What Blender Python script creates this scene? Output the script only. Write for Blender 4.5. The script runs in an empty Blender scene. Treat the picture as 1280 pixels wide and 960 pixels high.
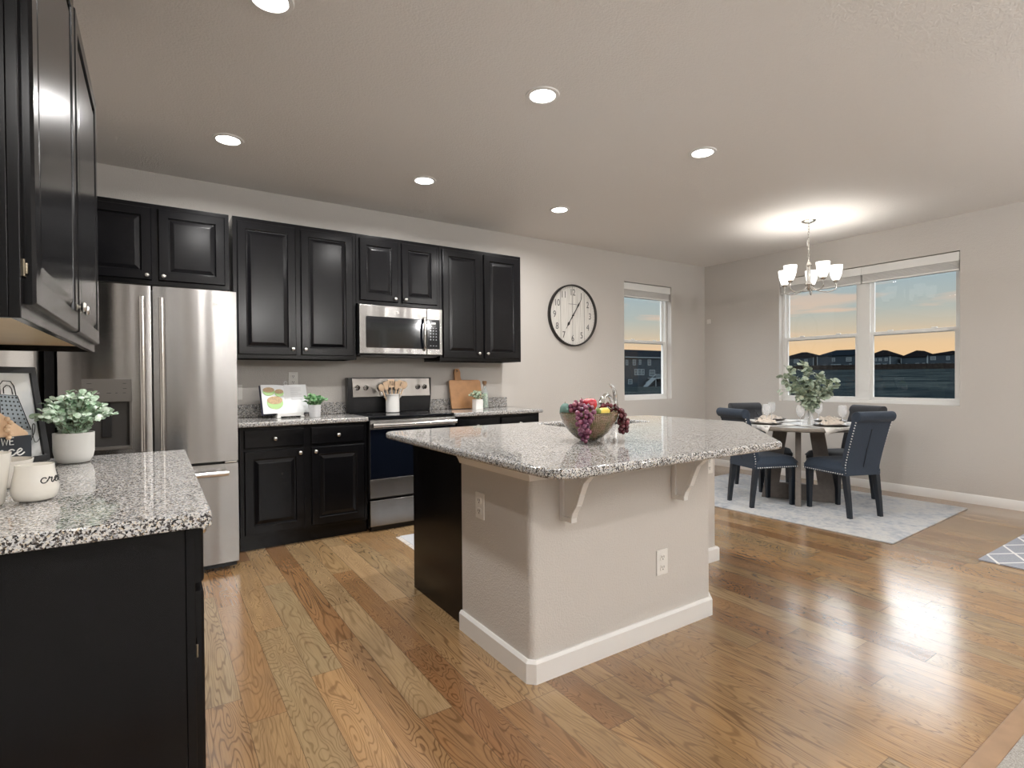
import bpy, bmesh, math, random
from mathutils import Vector, Matrix
random.seed(7)
PI = math.pi
SC = bpy.context.scene
COL = SC.collection

# ---------------------------------------------------------------- camera
cd = bpy.data.cameras.new('camera'); cam = bpy.data.objects.new('camera', cd); COL.objects.link(cam)
SC.camera = cam
YAW, PIT, ROL, FPX = math.radians(33.6), math.radians(0.58), math.radians(-0.41), 670.0
cd.sensor_fit = 'HORIZONTAL'; cd.sensor_width = 36.0; cd.lens = 36.0 * FPX / 1280.0
cd.clip_start = 0.02; cd.clip_end = 2000
fw = Vector((math.sin(YAW)*math.cos(PIT), math.cos(YAW)*math.cos(PIT), -math.sin(PIT)))
r0 = Vector((math.cos(YAW), -math.sin(YAW), 0)); u0 = r0.cross(fw)
rr = math.cos(ROL)*r0 + math.sin(ROL)*u0; uu = -math.sin(ROL)*r0 + math.cos(ROL)*u0
cam.matrix_world = Matrix(((rr.x, uu.x, -fw.x, 0.0), (rr.y, uu.y, -fw.y, 0.0), (rr.z, uu.z, -fw.z, 1.208), (0, 0, 0, 1)))

# ---------------------------------------------------------------- colour management / cycles
SC.view_settings.view_transform = 'Standard'; SC.view_settings.look = 'None'
SC.view_settings.exposure = 0.32; SC.view_settings.gamma = 1.0; SC.view_settings.use_curve_mapping = False
SC.cycles.use_denoising = True
SC.cycles.max_bounces = 10; SC.cycles.diffuse_bounces = 5; SC.cycles.glossy_bounces = 5
SC.cycles.transparent_max_bounces = 16; SC.cycles.transmission_bounces = 8
SC.cycles.sample_clamp_indirect = 6.0; SC.cycles.caustics_reflective = False; SC.cycles.caustics_refractive = False

CAN_POWER = 15.0        # each recessed ceiling light (W)
CHAND_POWER = 3.6       # each chandelier bulb (W)
ADDED_CAN_POWER = 32.0     # unseen recessed light added behind the camera, placed from the island shadow (W)
FILL_POWER = 122.0      # each unseen fill pendant added behind the camera (W)
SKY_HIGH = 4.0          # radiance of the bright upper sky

# ---------------------------------------------------------------- node helpers
class NT:
    def __init__(s, mat):
        s.m = mat; s.t = mat.node_tree; s.n = s.t.nodes; s.l = s.t.links
    def node(s, typ, **kw):
        n = s.n.new(typ)
        for k, v in kw.items(): setattr(n, k, v)
        return n
    def set(s, sock, v):
        if isinstance(v, bpy.types.NodeSocket): s.l.new(v, sock)
        elif v is not None: sock.default_value = v
    def math(s, op, a, b=None, c=None):
        n = s.node('ShaderNodeMath', operation=op)
        s.set(n.inputs[0], a)
        if b is not None: s.set(n.inputs[1], b)
        if c is not None: s.set(n.inputs[2], c)
        return n.outputs[0]
    def xyz(s, x, y, z):
        n = s.node('ShaderNodeCombineXYZ'); s.set(n.inputs[0], x); s.set(n.inputs[1], y); s.set(n.inputs[2], z); return n.outputs[0]
    def sep(s, v):
        n = s.node('ShaderNodeSeparateXYZ'); s.set(n.inputs[0], v); return n.outputs
    def noise(s, vec, scale=5, detail=3, rough=.5, dist=0):
        n = s.node('ShaderNodeTexNoise'); s.set(n.inputs['Vector'], vec); s.set(n.inputs['Scale'], scale)
        n.inputs['Detail'].default_value = detail; n.inputs['Roughness'].default_value = rough; n.inputs['Distortion'].default_value = dist
        return n
    def ramp(s, fac, stops, interp='LINEAR'):
        n = s.node('ShaderNodeValToRGB'); cr = n.color_ramp; cr.interpolation = interp
        while len(cr.elements) < len(stops): cr.elements.new(0.5)
        while len(cr.elements) > len(stops): cr.elements.remove(cr.elements[-1])
        for e, (p, c) in zip(cr.elements, stops):
            e.position = p; e.color = (c[0], c[1], c[2], 1) if hasattr(c, '__len__') else (c, c, c, 1)
        s.set(n.inputs[0], fac); return n.outputs[0]
    def mix(s, f, a, b, mode='MIX'):
        n = s.node('ShaderNodeMix', data_type='RGBA', blend_type=mode)
        s.set(n.inputs[0], f); s.set(n.inputs[6], a if isinstance(a, bpy.types.NodeSocket) else (*a, 1))
        s.set(n.inputs[7], b if isinstance(b, bpy.types.NodeSocket) else (*b, 1)); return n.outputs[2]
    def bump(s, h, strength=.2, dist=.001):
        n = s.node('ShaderNodeBump'); s.set(n.inputs['Height'], h); n.inputs['Strength'].default_value = strength
        n.inputs['Distance'].default_value = dist; return n.outputs[0]
    def obj(s):
        return s.node('ShaderNodeTexCoord').outputs['Object']

def newmat(name):
    m = bpy.data.materials.new(name); m.use_nodes = True
    nt = NT(m); b = nt.n['Principled BSDF']
    return m, nt, b

def pbr(name, col, rough=.5, metal=0, coat=0, spec=.5, emit=None, estr=0, aniso=0, bump=None, var=None, sheen=0):
    m, nt, b = newmat(name)
    b.inputs['Base Color'].default_value = (*col, 1); b.inputs['Roughness'].default_value = rough
    b.inputs['Metallic'].default_value = metal; b.inputs['Coat Weight'].default_value = coat
    b.inputs['Specular IOR Level'].default_value = spec; b.inputs['Coat Roughness'].default_value = .08
    if sheen: b.inputs['Sheen Weight'].default_value = sheen
    if emit: b.inputs['Emission Color'].default_value = (*emit, 1); b.inputs['Emission Strength'].default_value = estr
    o = nt.obj()
    if var:   # slight procedural colour variation (scale, amount)
        n = nt.noise(o, var[0], 4)
        c = nt.mix(n.outputs[0], tuple(x*(1-var[1]) for x in col), tuple(min(1, x*(1+var[1])) for x in col))
        nt.l.new(c, b.inputs['Base Color'])
    if bump:  # (scale, strength, distance)
        n = nt.noise(o, bump[0], 3)
        nt.l.new(nt.bump(n.outputs[0], bump[1], bump[2]), b.inputs['Normal'])
    return m

def thin_glass(name, tint=(.95, .97, .97), ior=1.45, rough=.0, opacity=0.0, body=(1, 1, 1)):
    m = bpy.data.materials.new(name); m.use_nodes = True; nt = NT(m)
    nt.n.clear()
    out = nt.node('ShaderNodeOutputMaterial'); tr = nt.node('ShaderNodeBsdfTransparent'); gl = nt.node('ShaderNodeBsdfGlossy')
    tr.inputs[0].default_value = (*tint, 1); gl.inputs['Roughness'].default_value = rough
    fr = nt.node('ShaderNodeFresnel'); fr.inputs[0].default_value = ior
    bf = nt.node('ShaderNodeNewGeometry').outputs['Backfacing']
    ff = nt.math('MULTIPLY', fr.outputs[0], nt.math('SUBTRACT', 1.0, bf))
    mx = nt.node('ShaderNodeMixShader'); nt.l.new(ff, mx.inputs[0]); nt.l.new(tr.outputs[0], mx.inputs[1]); nt.l.new(gl.outputs[0], mx.inputs[2])
    last = mx
    if opacity:
        d = nt.node('ShaderNodeBsdfDiffuse'); d.inputs[0].default_value = (*body, 1)
        m2 = nt.node('ShaderNodeMixShader'); m2.inputs[0].default_value = opacity
        nt.l.new(mx.outputs[0], m2.inputs[1]); nt.l.new(d.outputs[0], m2.inputs[2]); last = m2
    nt.l.new(last.outputs[0], out.inputs[0])
    return m

# ---------------------------------------------------------------- world: dusk sky
w = bpy.data.worlds.new('dusk_sky'); SC.world = w; w.use_nodes = True
nt = NT(w); nt.n.clear()
out = nt.node('ShaderNodeOutputWorld'); bg = nt.node('ShaderNodeBackground')
d = nt.node('ShaderNodeTexCoord').outputs['Generated']; sx = nt.sep(d)
elev = nt.math('ARCSINE', sx[2])                       # radians
cn = nt.noise(nt.xyz(nt.math('MULTIPLY', sx[0], 3.0), nt.math('MULTIPLY', sx[1], 3.0), nt.math('MULTIPLY', sx[2], 26.0)), 1.6, 5, .55, .6)
e2 = nt.math('ADD', elev, nt.math('MULTIPLY', nt.math('SUBTRACT', cn.outputs[0], .5), .012))
fac = nt.math('DIVIDE', nt.math('ADD', e2, .1745), 1.745)  # -10deg..90deg -> 0..1
D = lambda e: (e + 10) / 100.0
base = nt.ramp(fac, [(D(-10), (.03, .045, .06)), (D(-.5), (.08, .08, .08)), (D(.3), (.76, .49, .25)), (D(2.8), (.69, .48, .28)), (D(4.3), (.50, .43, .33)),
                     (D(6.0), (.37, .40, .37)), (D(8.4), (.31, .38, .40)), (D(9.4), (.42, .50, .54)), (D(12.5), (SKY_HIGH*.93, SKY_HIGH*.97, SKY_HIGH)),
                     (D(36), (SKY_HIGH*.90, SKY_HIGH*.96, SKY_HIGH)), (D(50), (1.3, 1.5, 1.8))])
streak = nt.math('MULTIPLY', nt.ramp(cn.outputs[0], [(.52, 0), (.64, 1)]), nt.ramp(fac, [(D(2.5), 0), (D(4), 1), (D(7.5), .6), (D(9.5), 0)]))
colr = nt.mix(nt.math('MULTIPLY', streak, .75), base, (.72, .47, .32))
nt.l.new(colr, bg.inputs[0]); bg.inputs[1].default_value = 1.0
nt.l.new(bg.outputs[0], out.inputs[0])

# ---------------------------------------------------------------- materials
def mat_wall(name, col, scale=130, strength=.7):
    m, nt, b = newmat(name)
    o = nt.obj()
    n1 = nt.noise(o, scale, 3, .6); n2 = nt.noise(o, scale*.35, 2, .5)
    h = nt.math('ADD', nt.math('MULTIPLY', nt.ramp(n1.outputs[0], [(.42, 0), (.62, 1)]), .6), n2.outputs[0])
    b.inputs['Base Color'].default_value = (*col, 1); b.inputs['Roughness'].default_value = .55; b.inputs['Specular IOR Level'].default_value = .35
    nt.l.new(nt.bump(h, strength, .0015), b.inputs['Normal'])
    return m
M = {}
M['wall'] = mat_wall('wall_paint', (.60, .57, .535))
M['ceiling'] = mat_wall('ceiling_paint', (.80, .77, .74), 95, 1.0)
M['white'] = pbr('white_trim_paint', (.80, .79, .77), .35)
M['nail'] = pbr('silver_nailheads', (.85, .84, .82), .35, 1)
M['hinge'] = pbr('dull_brass_hinge', (.22, .19, .14), .45, 1)
M['vinyl'] = pbr('white_vinyl', (.82, .82, .80), .3)

def mat_floor():
    m, nt, b = newmat('oak_planks')
    o = nt.obj(); s = nt.sep(o)
    W, L = .128, 1.15
    u = nt.math('DIVIDE', s[0], W); cu = nt.math('FLOOR', u); fu = nt.math('SUBTRACT', u, cu)
    wn = nt.node('ShaderNodeTexWhiteNoise', noise_dimensions='1D'); nt.set(wn.inputs['W'], cu)
    v = nt.math('ADD', nt.math('DIVIDE', s[1], L), nt.math('MULTIPLY', wn.outputs[0], 7.0)); cv = nt.math('FLOOR', v); fv = nt.math('SUBTRACT', v, cv)
    w2 = nt.node('ShaderNodeTexWhiteNoise', noise_dimensions='3D'); nt.set(w2.inputs['Vector'], nt.xyz(cu, cv, 3.3))
    rc = nt.node('ShaderNodeSeparateColor'); nt.l.new(w2.outputs['Color'], rc.inputs[0])
    r1, r2, r3 = rc.outputs[0], rc.outputs[1], rc.outputs[2]
    # cathedral grain: level lines of a stretched noise
    vec = nt.xyz(nt.math('MULTIPLY', s[0], nt.math('ADD', 5.0, nt.math('MULTIPLY', r2, 5.0))), nt.math('MULTIPLY', s[1], nt.math('ADD', .7, nt.math('MULTIPLY', r3, 1.3))), nt.math('MULTIPLY', r1, 60.0))
    n1 = nt.noise(vec, 1.0, 2.5, .45, .5)
    ring = nt.math('SINE', nt.math('MULTIPLY', n1.outputs[0], nt.math('ADD', 130.0, nt.math('MULTIPLY', r3, 150.0))))
    ringm = nt.ramp(ring, [(.0, 0), (.55, .15), (.95, 1)])
    fine = nt.noise(nt.xyz(nt.math('MULTIPLY', s[0], 160.0), nt.math('MULTIPLY', s[1], 5.0), r1), 1.0, 4, .6)
    cloud = nt.noise(nt.xyz(nt.math('MULTIPLY', s[0], 9.0), nt.math('MULTIPLY', s[1], 2.0), nt.math('MULTIPLY', r1, 9.0)), 1.0, 3, .6)
    base = nt.ramp(r1, [(0, (.20, .095, .038)), (.12, (.31, .165, .072)), (.32, (.38, .235, .112)), (.52, (.43, .255, .115)), (.72, (.33, .236, .125)), (.88, (.48, .320, .170)), (1, (.26, .128, .054))])
    base = nt.mix(nt.ramp(cloud.outputs[0], [(.35, 0), (.7, .55)]), base, (.25, .150, .075))
    dark = nt.mix(1.0, base, (.36, .31, .26), 'MULTIPLY')
    gm = nt.math('MULTIPLY', ringm, nt.math('ADD', .35, nt.math('MULTIPLY', r2, .45)))
    c = nt.mix(gm, base, dark)
    c = nt.mix(nt.ramp(fine.outputs[0], [(.45, 0), (.75, .45)]), c, dark)
    # knots
    vo = nt.node('ShaderNodeTexVoronoi'); nt.set(vo.inputs['Vector'], nt.xyz(nt.math('MULTIPLY', s[0], 1.7), s[1], 0)); vo.inputs['Scale'].default_value = 2.6
    c = nt.mix(nt.ramp(vo.outputs['Distance'], [(.02, .85), (.05, 0)]), c, (.10, .05, .03))
    e1 = nt.math('LESS_THAN', fu, .016); e3 = nt.math('LESS_THAN', fv, .0018)
    seam = nt.math('MAXIMUM', e1, e3)
    c = nt.mix(nt.math('MULTIPLY', seam, .8), c, (.09, .055, .03))
    nt.l.new(c, b.inputs['Base Color'])
    nt.set(b.inputs['Roughness'], nt.math('ADD', .15, nt.math('MULTIPLY', cloud.outputs[0], .10)))
    b.inputs['Coat Weight'].default_value = .7; b.inputs['Coat Roughness'].default_value = .17; b.inputs['Coat IOR'].default_value = 1.5; b.inputs['Specular IOR Level'].default_value = .35
    big = nt.noise(nt.xyz(nt.math('MULTIPLY', s[0], 9.0), nt.math('MULTIPLY', s[1], 2.5), r1), 1.0, 2)
    h = nt.math('SUBTRACT', nt.math('ADD', nt.math('MULTIPLY', fine.outputs[0], .12), nt.math('MULTIPLY', big.outputs[0], .9)), nt.math('ADD', nt.math('MULTIPLY', seam, .5), nt.math('MULTIPLY', gm, .10)))
    bmp = nt.bump(h, .35, .0022)
    nt.l.new(bmp, b.inputs['Normal']); nt.l.new(bmp, b.inputs['Coat Normal'])
    return m
M['floor'] = mat_floor()

def mat_granite(name='speckled_granite'):
    m, nt, b = newmat(name)
    o = nt.obj()
    wn = nt.noise(o, 160, 2)
    vadd = nt.node('ShaderNodeVectorMath', operation='MULTIPLY_ADD'); nt.l.new(wn.outputs[1], vadd.inputs[0]); vadd.inputs[1].default_value = (.006, .006, .006); nt.l.new(o, vadd.inputs[2])
    vo = nt.node('ShaderNodeTexVoronoi'); nt.l.new(vadd.outputs[0], vo.inputs['Vector']); vo.inputs['Scale'].default_value = 320
    sc = nt.node('ShaderNodeSeparateColor'); nt.l.new(vo.outputs['Color'], sc.inputs[0])
    vo2 = nt.node('ShaderNodeTexVoronoi'); nt.l.new(vadd.outputs[0], vo2.inputs['Vector']); vo2.inputs['Scale'].default_value = 230
    s2 = nt.node('ShaderNodeSeparateColor'); nt.l.new(vo2.outputs['Color'], s2.inputs[0])
    cl = nt.noise(o, 40, 3)
    f = nt.math('ADD', nt.math('MULTIPLY', sc.outputs[0], .78), nt.math('MULTIPLY', cl.outputs[0], .22))
    c1 = nt.ramp(f, [(0, (.010, .010, .012)), (.25, (.085, .065, .050)), (.35, (.20, .19, .185)), (.45, (.40, .41, .43)), (.56, (.57, .575, .58)), (.74, (.66, .645, .61)), (.84, (.54, .45, .33))], 'CONSTANT')
    c = nt.mix(nt.math('LESS_THAN', s2.outputs[1], .10), c1, (.05, .045, .045))
    c = nt.mix(nt.math('GREATER_THAN', s2.outputs[1], .86), c, (.62, .60, .57))
    nt.l.new(c, b.inputs['Base Color'])
    b.inputs['Roughness'].default_value = .06; b.inputs['Specular IOR Level'].default_value = .5
    b.inputs['Coat Weight'].default_value = .0
    return m
M['granite'] = mat_granite()
def mat_cabinet():
    m, nt, b = newmat('espresso_cabinet_lacquer')
    o = nt.obj(); s = nt.sep(o)
    n = nt.noise(nt.xyz(nt.math('MULTIPLY', s[0], 60.0), nt.math('MULTIPLY', s[1], 60.0), nt.math('MULTIPLY', s[2], 3.0)), 1.0, 4)
    nt.l.new(nt.mix(n.outputs[0], (.0034, .0034, .0042), (.0062, .0061, .0072)), b.inputs['Base Color'])
    b.inputs['Roughness'].default_value = .20; b.inputs['Specular IOR Level'].default_value = .12; b.inputs['Coat Weight'].default_value = .24; b.inputs['Coat Roughness'].default_value = .2
    nt.l.new(nt.bump(n.outputs[0], .08, .0006), b.inputs['Normal'])
    return m
M['cabinet'] = mat_cabinet()
def mat_steel(name, col=(.33, .322, .315), rough=.24, horizontal=True):
    m, nt, b = newmat(name)
    o = nt.obj(); s = nt.sep(o)
    k = (3.0, 3.0, 900.0) if horizontal else (900.0, 900.0, 3.0)
    n = nt.noise(nt.xyz(nt.math('MULTIPLY', s[0], k[0]), nt.math('MULTIPLY', s[1], k[1]), nt.math('MULTIPLY', s[2], k[2])), 1.0, 2)
    wob = nt.noise(nt.xyz(nt.math('MULTIPLY', s[0], 7.0), nt.math('MULTIPLY', s[1], 7.0), nt.math('MULTIPLY', s[2], .30)), 1.0, 1)
    b.inputs['Base Color'].default_value = (*col, 1); b.inputs['Metallic'].default_value = 1.0
    b.inputs['Roughness'].default_value = rough
    h = nt.math('ADD', nt.math('MULTIPLY', n.outputs[0], .02), nt.math('MULTIPLY', wob.outputs[0], 1.3))
    nt.l.new(nt.bump(h, .6, .012), b.inputs['Normal'])
    b.inputs['Anisotropic'].default_value = .8; b.inputs['Anisotropic Rotation'].default_value = .25
    tg = nt.node('ShaderNodeTangent', direction_type='RADIAL', axis='Z'); nt.l.new(tg.outputs[0], b.inputs['Tangent'])
    return m
M['steel'] = mat_steel('brushed_stainless_steel')
M['steel_panel'] = mat_steel('warm_brushed_steel', (.22, .205, .19), .30)
M['chrome'] = pbr('polished_chrome', (.72, .71, .70), .08, 1)
M['nickel'] = pbr('satin_nickel', (.62, .60, .57), .24, 1)
M['black_gloss'] = pbr('black_glass', (.006, .007, .010), .06, spec=.6)
M['black_plastic'] = pbr('black_plastic', (.012, .012, .013), .35)
M['dark_void'] = pbr('dark_grey_plastic', (.05, .047, .045), .35)
M['grey_panel'] = pbr('grey_dispenser_plastic', (.20, .19, .18), .3, .6)
M['ceramic'] = pbr('white_ceramic', (.80, .79, .77), .22, coat=.4)
M['ceramic_matte'] = pbr('matte_white_ceramic', (.76, .76, .74), .5, bump=(60, .08, .001))
M['cream_ceramic'] = pbr('cream_ceramic', (.78, .75, .69), .2, coat=.5)
M['wood_light'] = pbr('pale_bamboo_wood', (.78, .56, .37), .45, var=(25, .12))
M['wood_board'] = pbr('acacia_board_wood', (.52, .27, .12), .4, var=(14, .3))
M['wood_under'] = pbr('natural_birch_panel', (.66, .50, .30), .45, var=(9, .08))
M['navy'] = pbr('navy_fabric', (.024, .038, .062), .8, sheen=.08, bump=(420, .25, .001), var=(70, .22))
M['navy_leg'] = pbr('dark_navy_painted_wood', (.008, .013, .021), .35, coat=.1)
M['charcoal_fabric'] = pbr('charcoal_fabric', (.034, .036, .042), .85, sheen=.08, bump=(420, .25, .001), var=(70, .2))
M['table_wood'] = pbr('grey_washed_wood', (.16, .14, .125), .5, var=(30, .3))
M['table_top'] = pbr('weathered_grey_tabletop', (.25, .23, .205), .4, var=(30, .25))
M['linen'] = pbr('white_linen', (.80, .78, .75), .85, bump=(300, .2, .001))
M['napkin'] = pbr('beige_linen_napkin', (.70, .62, .54), .9, bump=(260, .3, .001), var=(50, .1))
M['charger'] = pbr('dark_brown_charger', (.075, .062, .055), .5, var=(60, .3))
M['leaf'] = None
def mat_leaf(name, c1, c2, c3):
    m, nt, b = newmat(name)
    o = nt.obj(); n = nt.noise(o, 55, 2); 
    nt.l.new(nt.ramp(n.outputs[0], [(.3, c1), (.5, c2), (.68, c3)]), b.inputs['Base Color'])
    b.inputs['Roughness'].default_value = .5; b.inputs['Subsurface Weight'].default_value = 0
    return m
M['boxwood'] = mat_leaf('dusty_green_leaves', (.20, .36, .20), (.48, .62, .48), (.80, .88, .80))
M['green_leaf'] = mat_leaf('bright_green_leaves', (.05, .17, .07), (.15, .34, .14), (.34, .50, .28))
M['euc'] = mat_leaf('sage_eucalyptus_leaves', (.22, .30, .24), (.40, .48, .38), (.58, .62, .48))
M['flower_leaf'] = mat_leaf('cream_flower_greenery', (.12, .22, .12), (.28, .38, .28), (.80, .76, .55))
M['stem'] = pbr('green_brown_stem', (.16, .17, .09), .6)
M['soil'] = pbr('dark_moss', (.03, .05, .025), .9)
M['glass'] = thin_glass('clear_window_glass', (.985, .99, .99), 1.35)
M['crystal'] = thin_glass('clear_drinking_glass', (.985, .99, .995), 1.4, opacity=.24)
M['bottle_glass'] = thin_glass('clear_bottle_glass', (.92, .95, .95), 1.5, opacity=.12)
M['black_ink'] = pbr('black_lettering', (.02, .02, .02), .6)
M['white_ink'] = pbr('white_lettering', (.85, .85, .83), .6)
M['paper'] = pbr('white_paper', (.78, .79, .80), .5)
M['plate_plastic'] = pbr('white_switch_plastic', (.80, .78, .74), .3)

# ---------------------------------------------------------------- mesh helpers
class MB:
    def __init__(s): s.v = []; s.f = []
    def add(s, vs, fs):
        o = len(s.v); s.v += [tuple(v) for v in vs]; s.f += [tuple(i + o for i in f) for f in fs]; return s
    def box(s, x0, x1, y0, y1, z0, z1):
        if x0 > x1: x0, x1 = x1, x0
        if y0 > y1: y0, y1 = y1, y0
        if z0 > z1: z0, z1 = z1, z0
        v = [(x0, y0, z0), (x1, y0, z0), (x1, y1, z0), (x0, y1, z0), (x0, y0, z1), (x1, y0, z1), (x1, y1, z1), (x0, y1, z1)]
        return s.add(v, [(0, 3, 2, 1), (4, 5, 6, 7), (0, 1, 5, 4), (1, 2, 6, 5), (2, 3, 7, 6), (3, 0, 4, 7)])
    def prism(s, poly, a0, a1, axis='z'):
        n = len(poly)
        def P(p, a): return {'z': (p[0], p[1], a), 'x': (a, p[0], p[1]), 'y': (p[0], a, p[1])}[axis]
        v = [P(p, a0) for p in poly] + [P(p, a1) for p in poly]
        f = [tuple(range(n))[::-1], tuple(range(n, 2*n))] + [(i, (i+1) % n, n+(i+1) % n, n+i) for i in range(n)]
        return s.add(v, f)
    def lathe(s, prof, n=32, c=(0, 0, 0), axis='z', cap=True):
        vs = []; fs = []
        m = len(prof)
        for i in range(n):
            a = 2*PI*i/n; ca, sa = math.cos(a), math.sin(a)
            for r, h in prof:
                p = (r*ca, r*sa, h)
                if axis == 'y': p = (p[0], p[2], p[1])
                elif axis == 'x': p = (p[2], p[0], p[1])
                vs.append((p[0]+c[0], p[1]+c[1], p[2]+c[2]))
        for i in range(n):
            j = (i+1) % n
            for k in range(m-1): fs.append((i*m+k, j*m+k, j*m+k+1, i*m+k+1))
        if cap:
            if prof[0][0] > 1e-5: fs.append(tuple(i*m for i in range(n))[::-1])
            if prof[-1][0] > 1e-5: fs.append(tuple(i*m+m-1 for i in range(n)))
        return s.add(vs, fs)
    def cyl(s, c, r, h, n=24, axis='z', r2=None):
        return s.lathe([(r, 0), (r if r2 is None else r2, h)], n, c, axis)
    def tube(s, pts, r, n=8, closed=False):
        pts = [Vector(p) for p in pts]; m = len(pts); vs = []; fs = []
        rad = r if hasattr(r, '__len__') else [r]*m
        prev = None
        for i, p in enumerate(pts):
            t = (pts[(i+1) % m] - pts[i-1]) if (closed or 0 < i < m-1) else (pts[1]-pts[0] if i == 0 else pts[-1]-pts[-2])
            t.normalize()
            if prev is None:
                a = Vector((0, 0, 1)) if abs(t.z) < .9 else Vector((1, 0, 0)); nrm = t.cross(a).normalized()
            else:
                nrm = (prev - t*prev.dot(t)); nrm = nrm.normalized() if nrm.length > 1e-6 else t.orthogonal().normalized()
            prev = nrm; bi = t.cross(nrm)
            for k in range(n):
                a = 2*PI*k/n; vs.append(tuple(p + (nrm*math.cos(a) + bi*math.sin(a))*rad[i]))
        for i in range(m if closed else m-1):
            j = (i+1) % m
            for k in range(n): fs.append((i*n+k, i*n+(k+1) % n, j*n+(k+1) % n, j*n+k))
        if not closed:
            fs.append(tuple(range(n))[::-1]); fs.append(tuple(range((m-1)*n, m*n)))
        return s.add(vs, fs)
    def ball(s, c, r, n=10, sx=1, sy=1, sz=1):
        prof = [(max(1e-6, r*math.sin(PI*i/n)), -r*math.cos(PI*i/n)) for i in range(n+1)]
        o = len(s.v); s.lathe(prof, max(8, int(n*1.4)), (0, 0, 0), cap=False)
        s.v[o:] = [(c[0]+x*sx, c[1]+y*sy, c[2]+z*sz) for x, y, z in s.v[o:]]
        return s
    def xform(s, mat, start=0):
        s.v[start:] = [tuple(mat @ Vector(v)) for v in s.v[start:]]; return s
    def mesh(s, name, mat, smooth=35):
        me = bpy.data.meshes.new(name); me.from_pydata(s.v, [], s.f); me.materials.append(mat)
        bm = bmesh.new(); bm.from_mesh(me); bmesh.ops.remove_doubles(bm, verts=bm.verts, dist=1e-6)
        bmesh.ops.recalc_face_normals(bm, faces=bm.faces); bm.to_mesh(me); bm.free()
        if smooth:
            me.shade_smooth(); me.set_sharp_from_angle(angle=math.radians(smooth))
        me.update(); return me

def obj(name, mb, mat, parent=None, bevel=0, smooth=35, seg=2):
    me = mb.mesh(name, mat, smooth) if isinstance(mb, MB) else mb
    o = bpy.data.objects.new(name, me); COL.objects.link(o)
    if parent is not None: o.parent = parent
    if bevel:
        md = o.modifiers.new('bevel', 'BEVEL'); md.width = bevel; md.segments = seg; md.limit_method = 'ANGLE'; md.angle_limit = math.radians(40)
        md.harden_normals = True
    return o
def tag(o, label, cat, group=None):
    o['label'] = label; o['category'] = cat
    if group: o['group'] = group
    return o
def thing(name, label, cat, loc=(0, 0, 0), rz=0, group=None):
    o = bpy.data.objects.new(name, None); COL.objects.link(o); o.empty_display_size = .05
    o.location = loc; o.rotation_euler = (0, 0, rz); return tag(o, label, cat, group)
def struct(name, mb, mat, bevel=0, parent=None):
    o = obj(name, mb, mat, parent, bevel)
    if parent is None: o['kind'] = 'structure'
    return o
def children(o): return [c for c in bpy.data.objects if c.parent == o]
def copy_tree(o, parent=None):
    c = o.copy(); COL.objects.link(c)
    if parent is not None: c.parent = parent
    for ch in children(o): copy_tree(ch, c)
    return c
def place(o, loc, rz=0, label=None, group=None):
    o.location = loc; o.rotation_euler = (0, 0, rz)
    if label: o['label'] = label
    if group: o['group'] = group
    return o
def arc(cx, cy, r, a0, a1, n=8):
    return [(cx + r*math.cos(math.radians(a0+(a1-a0)*i/n)), cy + r*math.sin(math.radians(a0+(a1-a0)*i/n))) for i in range(n+1)]
def round_poly(pts, rads, n=6):
    out = []
    m = len(pts)
    for i in range(m):
        p = Vector(pts[i]); a = (Vector(pts[i-1])-p); b = (Vector(pts[(i+1) % m])-p); r = rads[i] if hasattr(rads, '__len__') else rads
        if r <= 0: out.append(tuple(p)); continue
        a.normalize(); b.normalize(); ang = a.angle(b); dd = r/math.tan(ang/2)
        p0 = p+a*dd; p1 = p+b*dd
        for k in range(n+1):
            t = k/n; q = (1-t)**2*p0 + 2*t*(1-t)*p + t*t*p1; out.append(tuple(q))
    return out
def catmull(pts, n=6, closed=False):
    P = [Vector(p) for p in pts]; out = []; m = len(P)
    rng = m if closed else m-1
    for i in range(rng):
        p0 = P[(i-1) % m] if (closed or i > 0) else P[0]; p1 = P[i]; p2 = P[(i+1) % m]; p3 = P[(i+2) % m] if (closed or i < m-2) else P[-1]
        for k in range(n):
            t = k/n
            out.append(.5*((2*p1)+(-p0+p2)*t+(2*p0-5*p1+4*p2-p3)*t*t+(-p0+3*p1-3*p2+p3)*t**3))
    if not closed: out.append(P[-1])
    return out
def slab_mesh(name, outer, holes, z0, z1, mat):
    bm = bmesh.new(); edges = []
    for loop in [outer]+holes:
        vs = [bm.verts.new((x, y, z1)) for x, y in loop]
        for i in range(len(vs)): edges.append(bm.edges.new((vs[i], vs[(i+1) % len(vs)])))
    bmesh.ops.triangle_fill(bm, use_beauty=True, edges=edges)
    faces = list(bm.faces)
    r = bmesh.ops.extrude_face_region(bm, geom=faces)
    for e in r['geom']:
        if isinstance(e, bmesh.types.BMVert): e.co.z = z0
    bmesh.ops.recalc_face_normals(bm, faces=bm.faces)
    bmesh.ops.dissolve_limit(bm, angle_limit=.01, verts=bm.verts, edges=bm.edges)
    me = bpy.data.meshes.new(name); bm.to_mesh(me); bm.free(); me.materials.append(mat)
    me.shade_smooth(); me.set_sharp_from_angle(angle=math.radians(35)); return me
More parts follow.
